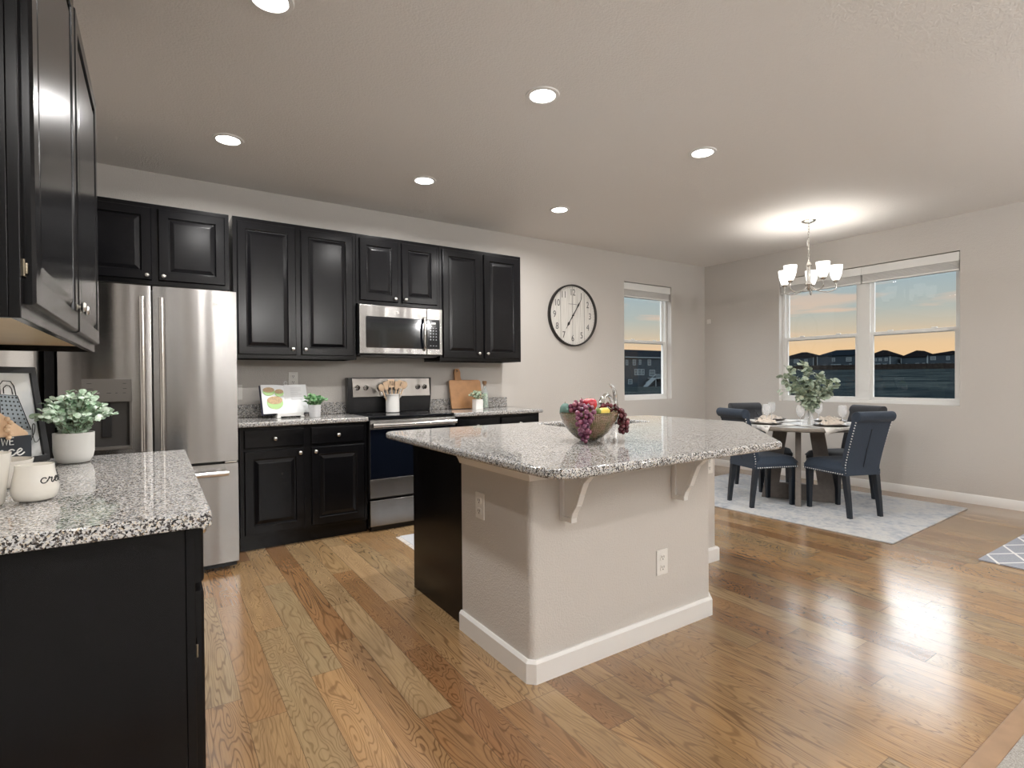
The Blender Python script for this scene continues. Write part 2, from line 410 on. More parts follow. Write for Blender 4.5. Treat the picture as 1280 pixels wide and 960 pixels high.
def skirting(pts, h, t, z0=0, closed=False, prof=None):
    """mitred moulding along a polyline; wall lies to the left of the travel direction, board to the right"""
    prof = prof or [(0, 0), (t, 0), (t, h-.012), (t*.45, h), (0, h)]
    P = [Vector(p) for p in pts]; m = len(P); mb = MB(); rings = []
    for i in range(m):
        dirs = []
        if i > 0 or closed: dirs.append((P[i]-P[i-1]).normalized())
        if i < m-1 or closed: dirs.append((P[(i+1) % m]-P[i]).normalized())
        nr = [Vector((q.y, -q.x)) for q in dirs]
        if len(nr) == 2:
            b = (nr[0]+nr[1]).normalized(); k = 1/max(.3, b.dot(nr[0])); off = b*k
        else: off = nr[0]
        rings.append([(P[i].x+off.x*a, P[i].y+off.y*a, z0+z) for a, z in prof])
    n = len(prof); vs = [v for r in rings for v in r]; fs = []
    for i in range(m if closed else m-1):
        j = (i+1) % m
        for k in range(n): fs.append((i*n+k, i*n+(k+1) % n, j*n+(k+1) % n, j*n+k))
    if not closed: fs += [tuple(range(n)), tuple(range((m-1)*n, m*n))[::-1]]
    mb.add(vs, fs); return mb
def wall_with_holes(axis, pos, thick, a0, a1, z0, z1, holes):
    """wall along 'x' (at y=pos..pos+thick) or 'y' (at x=pos..pos+thick); holes = [(a0,a1,z0,z1)]"""
    mb = MB()
    As = sorted({a0, a1, *[h[0] for h in holes], *[h[1] for h in holes]}); Zs = sorted({z0, z1, *[h[2] for h in holes], *[h[3] for h in holes]})
    def inhole(a, z): return any(h[0] < a < h[1] and h[2] < z < h[3] for h in holes)
    def P(a, t, z): return (a, pos+t, z) if axis == 'x' else (pos+t, a, z)
    idx = {}
    def V(a, t, z):
        k = (round(a, 5), round(t, 5), round(z, 5))
        if k not in idx: idx[k] = len(mb.v); mb.v.append(P(a, t, z))
        return idx[k]
    for i in range(len(As)-1):
        for j in range(len(Zs)-1):
            A0, A1, Z0, Z1 = As[i], As[i+1], Zs[j], Zs[j+1]
            if inhole((A0+A1)/2, (Z0+Z1)/2): continue
            for t in (0, thick): mb.f.append((V(A0, t, Z0), V(A1, t, Z0), V(A1, t, Z1), V(A0, t, Z1)))
            for (p, q, c) in (((A0, Z0), (A0, Z1), (A0-1e-3, (Z0+Z1)/2)), ((A1, Z0), (A1, Z1), (A1+1e-3, (Z0+Z1)/2)), ((A0, Z0), (A1, Z0), ((A0+A1)/2, Z0-1e-3)), ((A0, Z1), (A1, Z1), ((A0+A1)/2, Z1+1e-3))):
                if inhole(*c) or not (a0 < c[0] < a1 and z0 < c[1] < z1):
                    mb.f.append((V(p[0], 0, p[1]), V(q[0], 0, q[1]), V(q[0], thick, q[1]), V(p[0], thick, p[1])))
    return mb

# ---------------------------------------------------------------- setting
WX, WY, CH = 6.39, 4.745, 2.74        # window wall x, kitchen wall y, ceiling height
LX, SY, LX2 = -.55, -4.6, -3.6        # left kitchen wall x, far south wall y, living-room west wall
struct('floor', MB().box(LX2, WX+.2, SY, WY+.2, -.12, 0), M['floor'])
struct('ceiling', MB().box(LX2-.2, WX+.2, SY-.2, WY+.2, CH, CH+.15), M['ceiling'])
KW = (4.82, 5.69, .925, 2.40)         # kitchen-wall window (x0,x1,z0,z1)
BW = (1.895, 3.675, .915, 2.40)       # dining window (y0,y1,z0,z1)
struct('wall_kitchen', wall_with_holes('x', WY, .16, LX-.15, WX+.16, 0, CH, [KW]), M['wall'])
struct('wall_dining', wall_with_holes('y', WX, .16, SY-.15, WY, 0, CH, [BW, (-3.7, -1.7, .5, 2.3)]), M['wall'])
struct('wall_left', MB().box(LX-.12, LX, .25, WY, 0, CH), M['wall'])
struct('wall_entry', MB().box(LX2, LX-.12, .25, .37, 0, CH), M['wall'])
struct('wall_west', MB().box(LX2-.12, LX2, SY, .37, 0, CH), M['wall'])
struct('wall_south', wall_with_holes('x', SY-.15, .15, LX2-.12, WX, 0, CH, [(-1.6, .3, .55, 2.58), (1.2, 3.1, .55, 2.58), (4.0, 5.8, .55, 2.58)]), M['wall'])
# carpet of the living room and the transition board
def mat_carpet():
    m, nt, b = newmat('beige_grey_carpet'); o = nt.obj()
    n = nt.noise(o, 260, 3, .7); nt.l.new(nt.ramp(n.outputs[0], [(.3, (.22, .20, .18)), (.7, (.58, .55, .51))]), b.inputs['Base Color'])
    b.inputs['Roughness'].default_value = .95; nt.l.new(nt.bump(n.outputs[0], .8, .006), b.inputs['Normal']); return m
M['carpet'] = mat_carpet()
struct('trim_1', MB().box(LX+.0, WX, .537, .600, 0, .012), pbr('bleached_oak_threshold', (.32, .20, .115), .4, var=(12, .35)), .004)
o = struct('floor_carpet', MB().box(LX2, WX, SY, .537, 0, .014), M['carpet'])
# baseboards
struct('baseboard_dining', skirting([(WX, .6), (WX, WY)][::-1], .088, .014), M['white'])
struct('baseboard_kitchen', skirting([(WX, WY), (3.10, WY)][::-1][::-1][::-1] if False else [(3.10, WY), (WX-.014, WY)], .088, .014), M['white'])

# windows -------------------------------------------------------------
def window(name, axis, a0, a1, z0, z1, depth, mullions, hung=True, inward=1):
    """frame set back in the wall; axis 'x' -> along x at y=depth, 'y' -> along y at x=depth"""
    def bx(mb, a, b_, t0, t1, c, d_):
        return mb.box(a, b_, depth+t0, depth+t1, c, d_) if axis == 'x' else mb.box(depth+t0, depth+t1, a, b_, c, d_)
    root = bpy.data.objects.new(name, None); COL.objects.link(root); root['kind'] = 'structure'; root.empty_display_size = .1
    F = .034; mb = MB()
    bx(mb, a0, a1, 0, .07, z0, z0+F); bx(mb, a0, a1, 0, .07, z1-F, z1); bx(mb, a0, a0+F, 0, .07, z0+F, z1-F); bx(mb, a1-F, a1, 0, .07, z0+F, z1-F)
    for m0, m1 in mullions: bx(mb, m0, m1, 0, .07, z0+F, z1-F)
    obj('window_frame', mb, M['vinyl'], root, .003)
    edges = [a0+F] + [x for m in mullions for x in m] + [a1-F]
    zm = (z0+z1)/2+.005
    for i in range(0, len(edges), 2):
        A, B = edges[i], edges[i+1]; S = .030
        for (Z0, Z1, t) in (((z0+F, zm+.02, .008), (zm-.02, z1-F, .036)) if hung else ((z0+F, z1-F, .02),)):
            sb = MB(); bx(sb, A, B, t, t+.026, Z0, Z0+S); bx(sb, A, B, t, t+.026, Z1-S, Z1); bx(sb, A, A+S, t, t+.026, Z0+S, Z1-S); bx(sb, B-S, B, t, t+.026, Z0+S, Z1-S)
            sash = obj('sash', sb, M['vinyl'], root, .002)
            g = MB(); bx(g, A+S*.7, B-S*.7, t+.010, t+.014, Z0+S*.7, Z1-S*.7); obj('pane', g, M['glass'], sash, smooth=0)
        if hung:
            for q in (.25, .75):
                lk = MB(); aa = A+(B-A)*q; bx(lk, aa-.025, aa+.025, -.004, .012, zm+.02, zm+.032); obj('sash_lock', lk, M['vinyl'], root, .002)
    return root
window('window_1', 'x', KW[0], KW[1], KW[2], KW[3], WY+.075, [])
window('window_2', 'y', BW[0], BW[1], BW[2], BW[3], WX+.075, [(2.70, 2.82)])
for i, (a, b) in enumerate([(-1.6, .3), (1.2, 3.1), (4.0, 5.8)]): window('window_%d' % (i+3), 'x', a, b, .55, 2.58, SY-.12, [((a+b)/2-.04, (a+b)/2+.04)])
window('window_6', 'y', -3.7, -1.7, .5, 2.3, WX+.075, [(-2.74, -2.66)])

# ---------------------------------------------------------------- recessed lights
M['lens'] = pbr('lit_lamp_lens', (.9, .9, .88), .5, emit=(1, .97, .92), estr=14)
def can_light(x, y, label, group, power):
    t = thing('recessed_light', label, 'ceiling light', (x, y, CH), 0, group)
    obj('trim_ring', MB().lathe([(.066, -.001), (.070, -.008), (.088, -.006), (.092, 0)], 40, cap=False), M['white'], t)
    obj('lens', MB().lathe([(.0001, -.0045), (.068, -.0035)], 40, cap=False), M['lens'], t)
    ld = bpy.data.lights.new('downlight', 'AREA'); ld.shape = 'DISK'; ld.size = .12; ld.energy = power; ld.color = (1, .98, .955); ld.spread = math.radians(165)
    lo = bpy.data.objects.new('downlight', ld); COL.objects.link(lo); lo.parent = t; lo.location = (0, 0, -.012)
names = [(.40, 2.34, 'round recessed ceiling light cut off by the top edge of the photo'), (.40, 3.84, 'round recessed ceiling light nearest the fridge'),
         (1.76, 2.33, 'round recessed ceiling light above the left half of the island'), (1.74, 3.82, 'round recessed ceiling light in front of the range and microwave'),
         (3.12, 2.33, 'round recessed ceiling light above the right end of the island, nearest the chandelier'), (3.07, 3.82, 'small-looking recessed ceiling light nearest the wall clock')]
for x, y, l in names: can_light(x, y, l, 'recessed kitchen ceiling lights', CAN_POWER)
can_light(-.35, -.95, 'added unseen recessed ceiling light just behind the camera by the peninsula counter', None, ADDED_CAN_POWER)  # downlight added out of view; throws the counter's shadow onto the island
M['fill_lamp'] = pbr('lit_fill_shade', (.9, .9, .88), .5, emit=(1, .98, .95), estr=3)
def fill_lamp(x, y, label):  # out-of-view pendants added to brighten ceiling and walls evenly
    t = thing('added_fill_pendant', label, 'added fill lamp', (x, y, CH), 0, None)
    obj('canopy', MB().lathe([(.0001, -.03), (.06, -.02), (.065, 0)], 24), M['nickel'], t); obj('rod', MB().cyl((0, 0, -.46), .006, .44, 8), M['nickel'], t)
    obj('open_shade', MB().lathe([(.05, -.72), (.13, -.68), (.17, -.60), (.165, -.52), (.160, -.52), (.165, -.60), (.126, -.676), (.05, -.714)], 32, cap=False), M['fill_lamp'], t, smooth=60)
    ld = bpy.data.lights.new('bulb', 'POINT'); ld.energy = FILL_POWER; ld.color = (1, .985, .965); ld.shadow_soft_size = .10
    lo = bpy.data.objects.new('bulb', ld); COL.objects.link(lo); lo.parent = t; lo.location = (0, 0, -.50)
fill_lamp(1.4, -1.5, 'unseen pendant lamp added as fill in the living area nearest the kitchen'); fill_lamp(4.4, -1.1, 'unseen pendant lamp added as fill in the living area nearest the dining window'); fill_lamp(2.8, -3.2, 'unseen pendant lamp added as fill near the south windows')

# ================================================================ cabinets
def raised_panel(mb, x0, x1, z0, z1, y0, stile=.056, flat=False):
    """raised panel door facing -y, back at y0"""
    if flat: rings = [(0, 0), (0, .013), (.005, .019), (.010, .0195)]
    else: rings = [(0, 0), (0, .013), (.005, .019), (stile, .019), (stile+.004, .0155), (stile+.006, .0095), (stile+.012, .0085), (stile+.034, .016), (stile+.037, .0165)]
    vs = []; fs = []
    for ins, dp in rings:
        vs += [(x0+ins, y0-dp, z0+ins), (x1-ins, y0-dp, z0+ins), (x1-ins, y0-dp, z1-ins), (x0+ins, y0-dp, z1-ins)]
    n = len(rings)
    for k in range(n-1):
        for i in range(4): fs.append((k*4+i, k*4+(i+1) % 4, (k+1)*4+(i+1) % 4, (k+1)*4+i))
    fs += [(3, 2, 1, 0), tuple((n-1)*4+i for i in range(4))]
    return mb.add(vs, fs)
def knob(x, y, z, parent):
    return obj('knob', MB().lathe([(.0001, .024), (.010, .0235), (.0135, .021), (.0150, .016), (.0135, .011), (.007, .008), (.0055, .003), (.009, .0005), (.010, 0)][::-1], 20, axis='y').xform(Matrix.Translation((x, y, z)) @ Matrix.Scale(-1, 4, (0, 1, 0))), M['nickel'], parent, smooth=60)
def doors(t, spec, yf):
    for kind, x0, x1, z0, z1, kx, kz in spec:
        o = obj('door' if kind == 'd' else 'drawer', raised_panel(MB(), x0, x1, z0, z1, yf, flat=(kind != 'd')), M['cabinet'], t, smooth=6)
        if kx is not None: knob(kx, yf-.0195, kz, o)

def upper(x0, z0, w, h, label, split=True, depth=.325, loc=None, rz=0, cols=2, kz=.045, name='wall_cabinet', under=None, group='dark wall cabinets over the kitchen counter'):
    t = thing(name, label, 'wall cabinet', loc or (x0, WY, z0), rz, group)
    mb = MB().box(0, w, -depth, 0, .03, h); mb.box(0, .018, -depth, 0, 0, .03); mb.box(w-.018, w, -depth, 0, 0, .03); mb.box(.018, w-.018, -.02, 0, 0, .03)
    obj('carcass', mb, M['cabinet'], t, .0015)
    obj('face_frame', MB().box(0, w, -depth-.019, -depth, 0, h), M['cabinet'], t, .002)
    if under: obj('bottom_panel', MB().box(.018, w-.018, -depth+.001, -.021, .024, .031), under, t)
    cw = (w-.028*2-.038)/2
    for i in range(2):
        a = .028+i*(cw+.038)
        kx = a+cw-.028 if i == 0 else a+.028
        doors(t, [('d', a, a+cw, .030, h-.030, kx, .03+kz)], -depth-.019)
    return t
t1 = upper(-.445, 1.865, .900, .550, 'short dark two-door cabinet above the stainless fridge', name='fridge_top_cabinet', kz=.028)
t2 = upper(.478, 1.372, .905, 1.043, 'tall dark two-door wall cabinet between the fridge and the microwave')
t3 = upper(1.385, 1.838, .757, .577, 'short dark two-door wall cabinet above the microwave', kz=.028)
t4 = upper(2.143, 1.372, .890, 1.043, 'tall dark two-door wall cabinet right of the microwave, nearest the clock')
# left wall upper cabinet: front faces +x
t5 = upper(0, 0, 1.52, 1.10, 'large dark glossy wall cabinet cut off at the upper left, seen from below', loc=(LX, 1.42, 1.335), rz=PI/2, under=M['wood_under'], name='wall_cabinet', kz=.075, depth=.311)
for z in (.085, .80): obj('hinge', MB().box(.016, .027, -.334, -.330, z, z+.035).cyl((.022, -.335, z+.006), .003, .022, 10), M['hinge'], t5, .001)
# fridge side panels
tag(obj('fridge_side_panel', MB().box(-.515, -.470, 3.90, WY-.002, 0, 2.415), M['cabinet'], None, .002), 'tall narrow dark panel left of the fridge', 'cabinet panel')
# -- base cabinets
def base_cab(w, label, loc, rz=0, d=.60, h=.877, cols=2, name='base_cabinet', back=False, group='dark base cabinets under the granite counters'):
    t = thing(name, label, 'base cabinet', loc, rz, group)
    mb = MB().box(0, w, -d, 0, .105, h); mb.box(.0, w, -d+.012, -.03, 0, .105)
    obj('carcass', mb, M['cabinet'], t, .0015)
    obj('face_frame', MB().box(0, w, -d-.019, -d, .100, h), M['cabinet'], t, .002)
    cw = (w-.028*2-.05*(cols-1))/cols
    for i in range(cols):
        a = .028+i*(cw+.05)
        kx = (a+cw-.030) if i % 2 == 0 else (a+.030)
        doors(t, [('r', a, a+cw, .728, .857, a+cw/2, .79), ('d', a, a+cw, .120, .708, kx, .675)], -d-.019)
    return t
base_cab(.905, 'dark base cabinet with two drawers and two doors between fridge and range', (.480, WY, 0), d=.562)
base_cab(.925, 'dark base cabinet right of the range, mostly hidden behind the island', (2.150, WY, 0), d=.562)
# peninsula along left wall: near-end panel faces the camera
tp = base_cab(1.235, 'large black base cabinet at the lower left with a plain end panel', (LX, 1.445, 0), rz=PI/2, d=.602, cols=2)
obj('end_panel', MB().box(-.006, 0, -.600, 0, 0, .877), M['cabinet'], tp, .001)
obj('hinge', MB().box(.004, .010, -.626, -.6215, .56, .59), M['hinge'], tp, .001)

# -- countertops
def eased(o, w=.009):
    md = o.modifiers.new('bevel', 'BEVEL'); md.width = w; md.segments = 4; md.limit_method = 'ANGLE'; md.angle_limit = math.radians(50); md.harden_normals = True
    return o
def counter(name, label, outer, holes=[], z0=.879, z1=.914, splash=None, w=.010):
    t = thing(name, label, 'countertop', (0, 0, 0))
    eased(obj('slab', slab_mesh('slab', outer, holes, z0, z1, M['granite']), None, t), w)
    if splash: obj('backsplash', splash, M['granite'], t, .004)
    return t
counter('countertop', 'short speckled granite countertop between the fridge and the range', [(.468, 4.122), (1.388, 4.122), (1.388, WY-.002), (.468, WY-.002)], splash=MB().box(.468, 1.388, WY-.022, WY-.001, .914, 1.016))
counter('countertop', 'speckled granite countertop right of the range under the cutting board', round_poly([(2.150, 4.122), (3.100, 4.122), (3.100, WY-.002), (2.150, WY-.002)], [.0, .015, 0, 0]), splash=MB().box(2.152, 3.075, WY-.022, WY-.001, .914, 1.016))
counter('countertop', 'granite countertop in the left foreground with a potted plant and mugs', round_poly([(LX+.001, 1.385), (.102, 1.375), (.102, 2.695), (LX+.001, 2.695)], [0, .012, .006, 0]), z0=.880)
# -- island ---------------------------------------------------------
isl = thing('kitchen_island', 'kitchen island with textured beige half wall, white baseboard and black end panel', 'kitchen island', (0, 0, 0))
IW = [(1.222, 1.715), (2.335, 1.715), (2.80, 2.20), (3.07, 2.20), (3.07, 2.90), (2.95, 2.90), (2.95, 2.285), (1.222, 2.285)]
IWr = round_poly(IW, [.035, .02, 0, .02, .0, 0, 0, 0], 5)
obj('half_wall', MB().prism(IWr, 0, .860), M['wall'], isl, smooth=50)
obj('baseboard', skirting([(1.222, 2.290)] + [(1.222, 1.735), (1.242, 1.715)] + [(2.335, 1.715), (2.80, 2.20), (3.07, 2.20), (3.07, 2.90)], .092, .016)
    .xform(Matrix.Identity(4)), M['white'], isl)
obj('top_moulding', skirting([(1.222, 2.285), (1.222, 1.715), (2.335, 1.715), (2.80, 2.20), (3.07, 2.20), (3.07, 2.90)], 0, 0, prof=[(0, .805), (.010, .805), (.014, .815), (.032, .850), (.034, .878), (0, .878)]), M['white'], isl)
obj('end_panel', MB().box(1.238, 1.252, 2.287, 2.905, 0, .878), M['cabinet'], isl, .001)
obj('cabinet_box', MB().box(1.252, 2.945, 2.287, 2.88, .10, .70).box(1.252, 2.0, 2.287, 2.88, .70, .877).box(1.252, 2.945, 2.287, 2.84, 0, .10).box(2.80, 2.945, 2.287, 2.88, .7, .877), M['cabinet'], isl)
for i in range(4):
    a = 1.262+i*.42
    mb = raised_panel(MB(), -a-.40, -a, .12, .86, 0, .05); mb.xform(Matrix.Translation((0, 2.881, 0)) @ Matrix.Rotation(PI, 4, 'Z'))
    dd = obj('door', mb, M['cabinet'], isl, smooth=6)
    obj('knob', MB().ball((a+.36 if i % 2 == 0 else a+.04, 2.915, .80), .014, 8), M['nickel'], dd)
def corbel(x):
    prof = [(0, .190), (0, .435), (.232, .435), (.228, .405), (.205, .385), (.165, .360), (.140, .315), (.120, .270), (.085, .240), (.080, .190)]
    P = [(-p[0]*.86, p[1]+.440) for p in prof]
    mb = MB().prism(P, -.007, .007, 'x')
    c = obj('corbel', mb, M['white'], isl, .002); c.location = (x, 1.715, 0)
    rim = MB().box(-.015, .015, -.024, 0, .630, .873).box(-.015, .015, -.202, -.02, .853, .875).box(-.015, .015, -.076, -.02, .630, .650)
    pts = [(-.196, .853), (-.176, .835), (-.142, .805), (-.119, .755), (-.101, .710), (-.076, .675), (-.067, .650)]
    for a, b in zip(pts[:-1], pts[1:]):
        v = Vector((b[0]-a[0], b[1]-a[1])); n = Vector((-v.y, v.x)).normalized()*.009
        rim.prism([(a[0]+n.x, a[1]+n.y), (b[0]+n.x, b[1]+n.y), (b[0]-n.x, b[1]-n.y), (a[0]-n.x, a[1]-n.y)], -.015, .015, 'x')
    obj('rim', rim, M['white'], c, .003)
corbel(1.382); corbel(2.065)
SINK = round_poly([(2.06, 2.47), (2.76, 2.47), (2.76, 2.84), (2.06, 2.84)], .05, 5)
ICT = round_poly([(1.048, 1.325), (2.365, 1.345), (3.22, 2.085), (3.22, 2.935), (1.06, 2.935)], [.115, .05, .05, .04, .10], 8)
counter('island_countertop', 'large polished speckled granite island countertop holding the fruit bowl', ICT, [SINK[::-1]], z0=.879, w=.013)
sk = MB()
so = SINK; si = round_poly([(2.075, 2.485), (2.745, 2.485), (2.745, 2.825), (2.075, 2.825)], .06, 5)
n = len(so); sk.add([(x, y, .8785) for x, y in so]+[(x, y, .8785) for x, y in si]+[(x*.96+.0965, y*.96+.106, .71) for x, y in si],
    [(i, (i+1) % n, n+(i+1) % n, n+i) for i in range(n)]+[(n+i, n+(i+1) % n, 2*n+(i+1) % n, 2*n+i) for i in range(n)]+[tuple(range(2*n, 3*n))])
tag(obj('sink', sk, M['steel'], None), 'stainless undermount sink set into the island countertop behind the fruit bowl', 'sink')

# outlets -----------------------------------------------------------
def outlet(loc, rz, label, decora=False):
    t = thing('power_outlet', label, 'power outlet', loc, rz)
    obj('cover_plate', MB().box(-.038, .038, -.006, 0, -.060, .060), M['plate_plastic'], t, .003)
    if decora:
        obj('rocker', MB().box(-.016, .016, -.010, -.006, -.033, .033), M['plate_plastic'], t, .002); return t
    for s in (-.024, .024):
        r = obj('receptacle', MB().prism(round_poly([(-.017, s-.015), (.017, s-.015), (.017, s+.015), (-.017, s+.015)], .009), -.009, -.006, 'y'), M['plate_plastic'], t, .001)
        obj('slots', MB().box(-.008, -.005, -.0095, -.0088, s-.002, s+.008).box(.005, .008, -.0095, -.0088, s-.002, s+.008).cyl((0, -.0095, s-.008), .003, .0007, 10, 'y'), M['black_plastic'], r)
    return t
outlet((1.2225, 2.105, .632), -PI/2, 'white power outlet on the left side of the island, nearest the black panel')
outlet((1.980, 1.7145, .337), 0, 'white power outlet low on the front of the island')
outlet((2.995, 2.1995, .640), 0, 'white power outlet high on the narrow back pillar of the island')
outlet((.535, WY-.0005, 1.115), 0, 'white wall switch beside the fridge, half hidden by its edge', True)
outlet((.955, WY-.0005, 1.215), 0, 'white power outlet on the backsplash wall behind the cookbook')

# ================================================================ fridge
def fridge():
    t = thing('refrigerator', 'stainless steel french door fridge with water dispenser', 'fridge', (0, 0, 0))
    obj('cabinet_body', MB().box(-.450, .440, 3.905, 4.70, .045, 1.755), M['dark_void'], t, .004)
    obj('toe_grille', MB().box(-.44, .43, 3.93, 3.99, .0, .045), M['black_plastic'], t)
    def yf(x, x0, x1): u = (x-(x0+x1)/2)/((x1-x0)/2); return 3.842+.010*u*u
    def cprism(mb, a, b, z0, z1, x0, x1, n=10):
        pts = [(a+(b-a)*i/n, yf(a+(b-a)*i/n, x0, x1)) for i in range(n+1)]
        return mb.prism(pts+[(b, 3.898), (a, 3.898)], z0, z1)
    L0, L1, R0, R1 = -.452, -.020, -.010, .436
    A0, A1, Z0, Z1 = -.348, -.118, .815, 1.222
    mb = MB(); cprism(mb, L0, A0, .697, 1.775, L0, L1, 4); cprism(mb, A1, L1, .697, 1.775, L0, L1, 4)
    cprism(mb, A0, A1, .697, Z0, L0, L1, 6); cprism(mb, A0, A1, Z1, 1.775, L0, L1, 6)
    d1 = obj('door', mb, M['steel'], t)
    disp = obj('dispenser', MB().box(A0, A1, 3.838, 3.852, 1.092, Z1).box(A0, A0+.012, 3.838, 3.89, Z0, 1.092).box(A1-.012, A1, 3.838, 3.89, Z0, 1.092).box(A0, A1, 3.836, 3.892, Z0, Z0+.018), M['grey_panel'], d1, .002)
    obj('recess', MB().box(A0+.01, A1-.01, 3.885, 3.892, Z0+.018, 1.10).box(A0+.01, A1-.01, 3.85, 3.89, 1.088, 1.10), M['dark_void'], disp)
    obj('paddle', MB().box(-.262, -.215, 3.868, 3.878, .885, 1.055), M['black_plastic'], disp, .004)
    obj('spout', MB().cyl((-.238, 3.866, 1.062), .016, .026, 14), M['black_plastic'], disp)
    marks = MB()
    for (x, z, w_) in ((-.325, 1.195, .022), (-.325, 1.165, .028), (-.160, 1.195, .016), (-.160, 1.165, .018), (-.160, 1.140, .014), (-.235, 1.140, .020), (-.195, 1.140, .010)): marks.box(x, x+w_, 3.8372, 3.8381, z, z+.0025)
    obj('dispenser_markings', marks, M['black_plastic'], disp)
    obj('status_light', MB().box(-.280, -.268, 3.8372, 3.8381, 1.141, 1.144), M['white_ink'], disp)
    d2 = obj('door', cprism(MB(), R0, R1, .697, 1.775, R0, R1, 14), M['steel'], t)
    d2['label'] = 'right fridge door with round badge'
    d3 = obj('freezer_drawer', cprism(MB(), L0, R1, .048, .680, L0, R1, 18), M['steel'], t)
    for dd, x in ((d1, -.062), (d2, .033)):
        mb = MB().tube([(x, 3.782, .80), (x, 3.782, 1.700)], .0155, 14); mb.box(x-.009, x+.009, 3.785, 3.85, .83, .85).box(x-.009, x+.009, 3.785, 3.85, 1.66, 1.685)
        obj('handle', mb, M['steel_v'], dd, smooth=50)
    mb = MB().tube([(-.38, 3.782, .628), (.375, 3.782, .628)], .0165, 14); mb.box(-.34, -.315, 3.785, 3.85, .618, .638).box(.315, .340, 3.785, 3.85, .618, .638)
    obj('handle', mb, M['steel_v'], d3, smooth=50)
    badge(.327, yf(.327, R0, R1)-.0005, 1.690, .017, d2)
    obj('hinge_cover', MB().box(.36, .43, 3.845, 3.90, .684, .694), M['nickel'], t, .002)
def badge(x, y, z, r, parent):
    b = obj('badge', MB().lathe([(.0001, -.002), (r*.86, -.002), (r*.9, -.0035), (r, -.003), (r, 0)], 24, (x, y, z), 'y'), M['nickel'], parent)
    # interlocked cursive monogram
    k = r*.55
    mb = MB()
    mb.tube([(x+k*a, y-.0034, z+k*b_) for a, b_ in [(-.1, .5), (-.5, .75), (-.85, .3), (-.7, -.3), (-.3, -.5), (-.05, -.1), (-.3, .1), (-.05, -.1), (-.15, -.8), (-.6, -.7)]], r*.055, 5)
    mb.tube([(x+k*a, y-.0034, z+k*b_) for a, b_ in [(.8, .4), (.55, .75), (.2, .5), (.35, .1), (.15, -.1), (.2, -.55), (.6, -.6), (.85, -.2)]], r*.055, 5)
    obj('monogram', mb, M['black_ink'], b)
M['steel_v'] = pbr('satin_steel_handle', (.62, .60, .58), .2, 1)
fridge()

# ================================================================ microwave
def microwave():
    t = thing('microwave', 'stainless over-the-range microwave with black glass window', 'microwave', (0, 0, 0))
    x0, x1, z0, z1, yf = 1.388, 2.138, 1.415, 1.832, 4.345
    obj('body', MB().box(x0+.004, x1-.004, yf+.02, WY-.002, z0, z1), M['black_plastic'], t, .003)
    obj('vent_bottom', MB().box(x0+.03, x1-.03, yf+.05, WY-.05, z0-.012, z0), M['dark_void'], t, .002)
    xd = 1.985
    dr = obj('door', MB().box(x0, xd, yf-.010, yf+.02, z0+.008, z1-.005), M['steel'], t, .005)
    obj('window', MB().prism(round_poly([(x0+.055, z0+.058), (xd-.004, z0+.058), (xd-.004, z1-.100), (x0+.055, z1-.100)], .012), yf-.0135, yf-.0095, 'y'), M['black_gloss'], dr)
    obj('inner_screen', MB().prism(round_poly([(x0+.095, z0+.085), (xd-.075, z0+.085), (xd-.075, z1-.150), (x0+.095, z1-.150)], .010), yf-.0145, yf-.0130, 'y'), M['screen'], dr)
    pts = [(xd-.025, yf-.012, z0+.05), (xd-.028, yf-.035, z0+.065), (xd-.034, yf-.046, z0+.12), (xd-.036, yf-.050, (z0+z1)/2-.02), (xd-.034, yf-.046, z1-.16), (xd-.028, yf-.035, z1-.105), (xd-.025, yf-.012, z1-.09)]
    obj('handle', MB().tube(catmull(pts, 6), .011, 12), M['steel_v'], dr, smooth=60)
    pn = obj('control_panel', MB().box(xd+.003, x1, yf-.010, yf+.02, z0+.008, z1-.005), M['steel'], t, .004)
    kp = obj('keypad', MB().box(xd+.006, x1-.028, yf-.0135, yf-.0095, z0+.058, z1-.100), M['black_gloss'], pn, .001)
    obj('display', MB().box(xd+.045, xd+.085, yf-.0142, yf-.0134, z1-.140, z1-.125), M['white_ink'], kp)
    mb = MB()
    for r in range(7):
        z = z0+.085+r*.026
        if r == 1: continue
        for c in range(3):
            x = xd+.030+c*.027; mb.box(x, x+.012, yf-.0142, yf-.0134, z, z+.004)
            if r in (2, 3, 4, 5): mb.box(x+.003, x+.009, yf-.0142, yf-.0134, z+.007, z+.010)
    obj('buttons', mb, pbr('grey_key_print', (.45, .46, .48), .5), kp)
    badge((x0+xd)/2+.03, yf-.0105, z1-.055, .012, dr)
M['screen'] = pbr('dark_mesh_window', (.010, .012, .013), .07, spec=.5)
microwave()

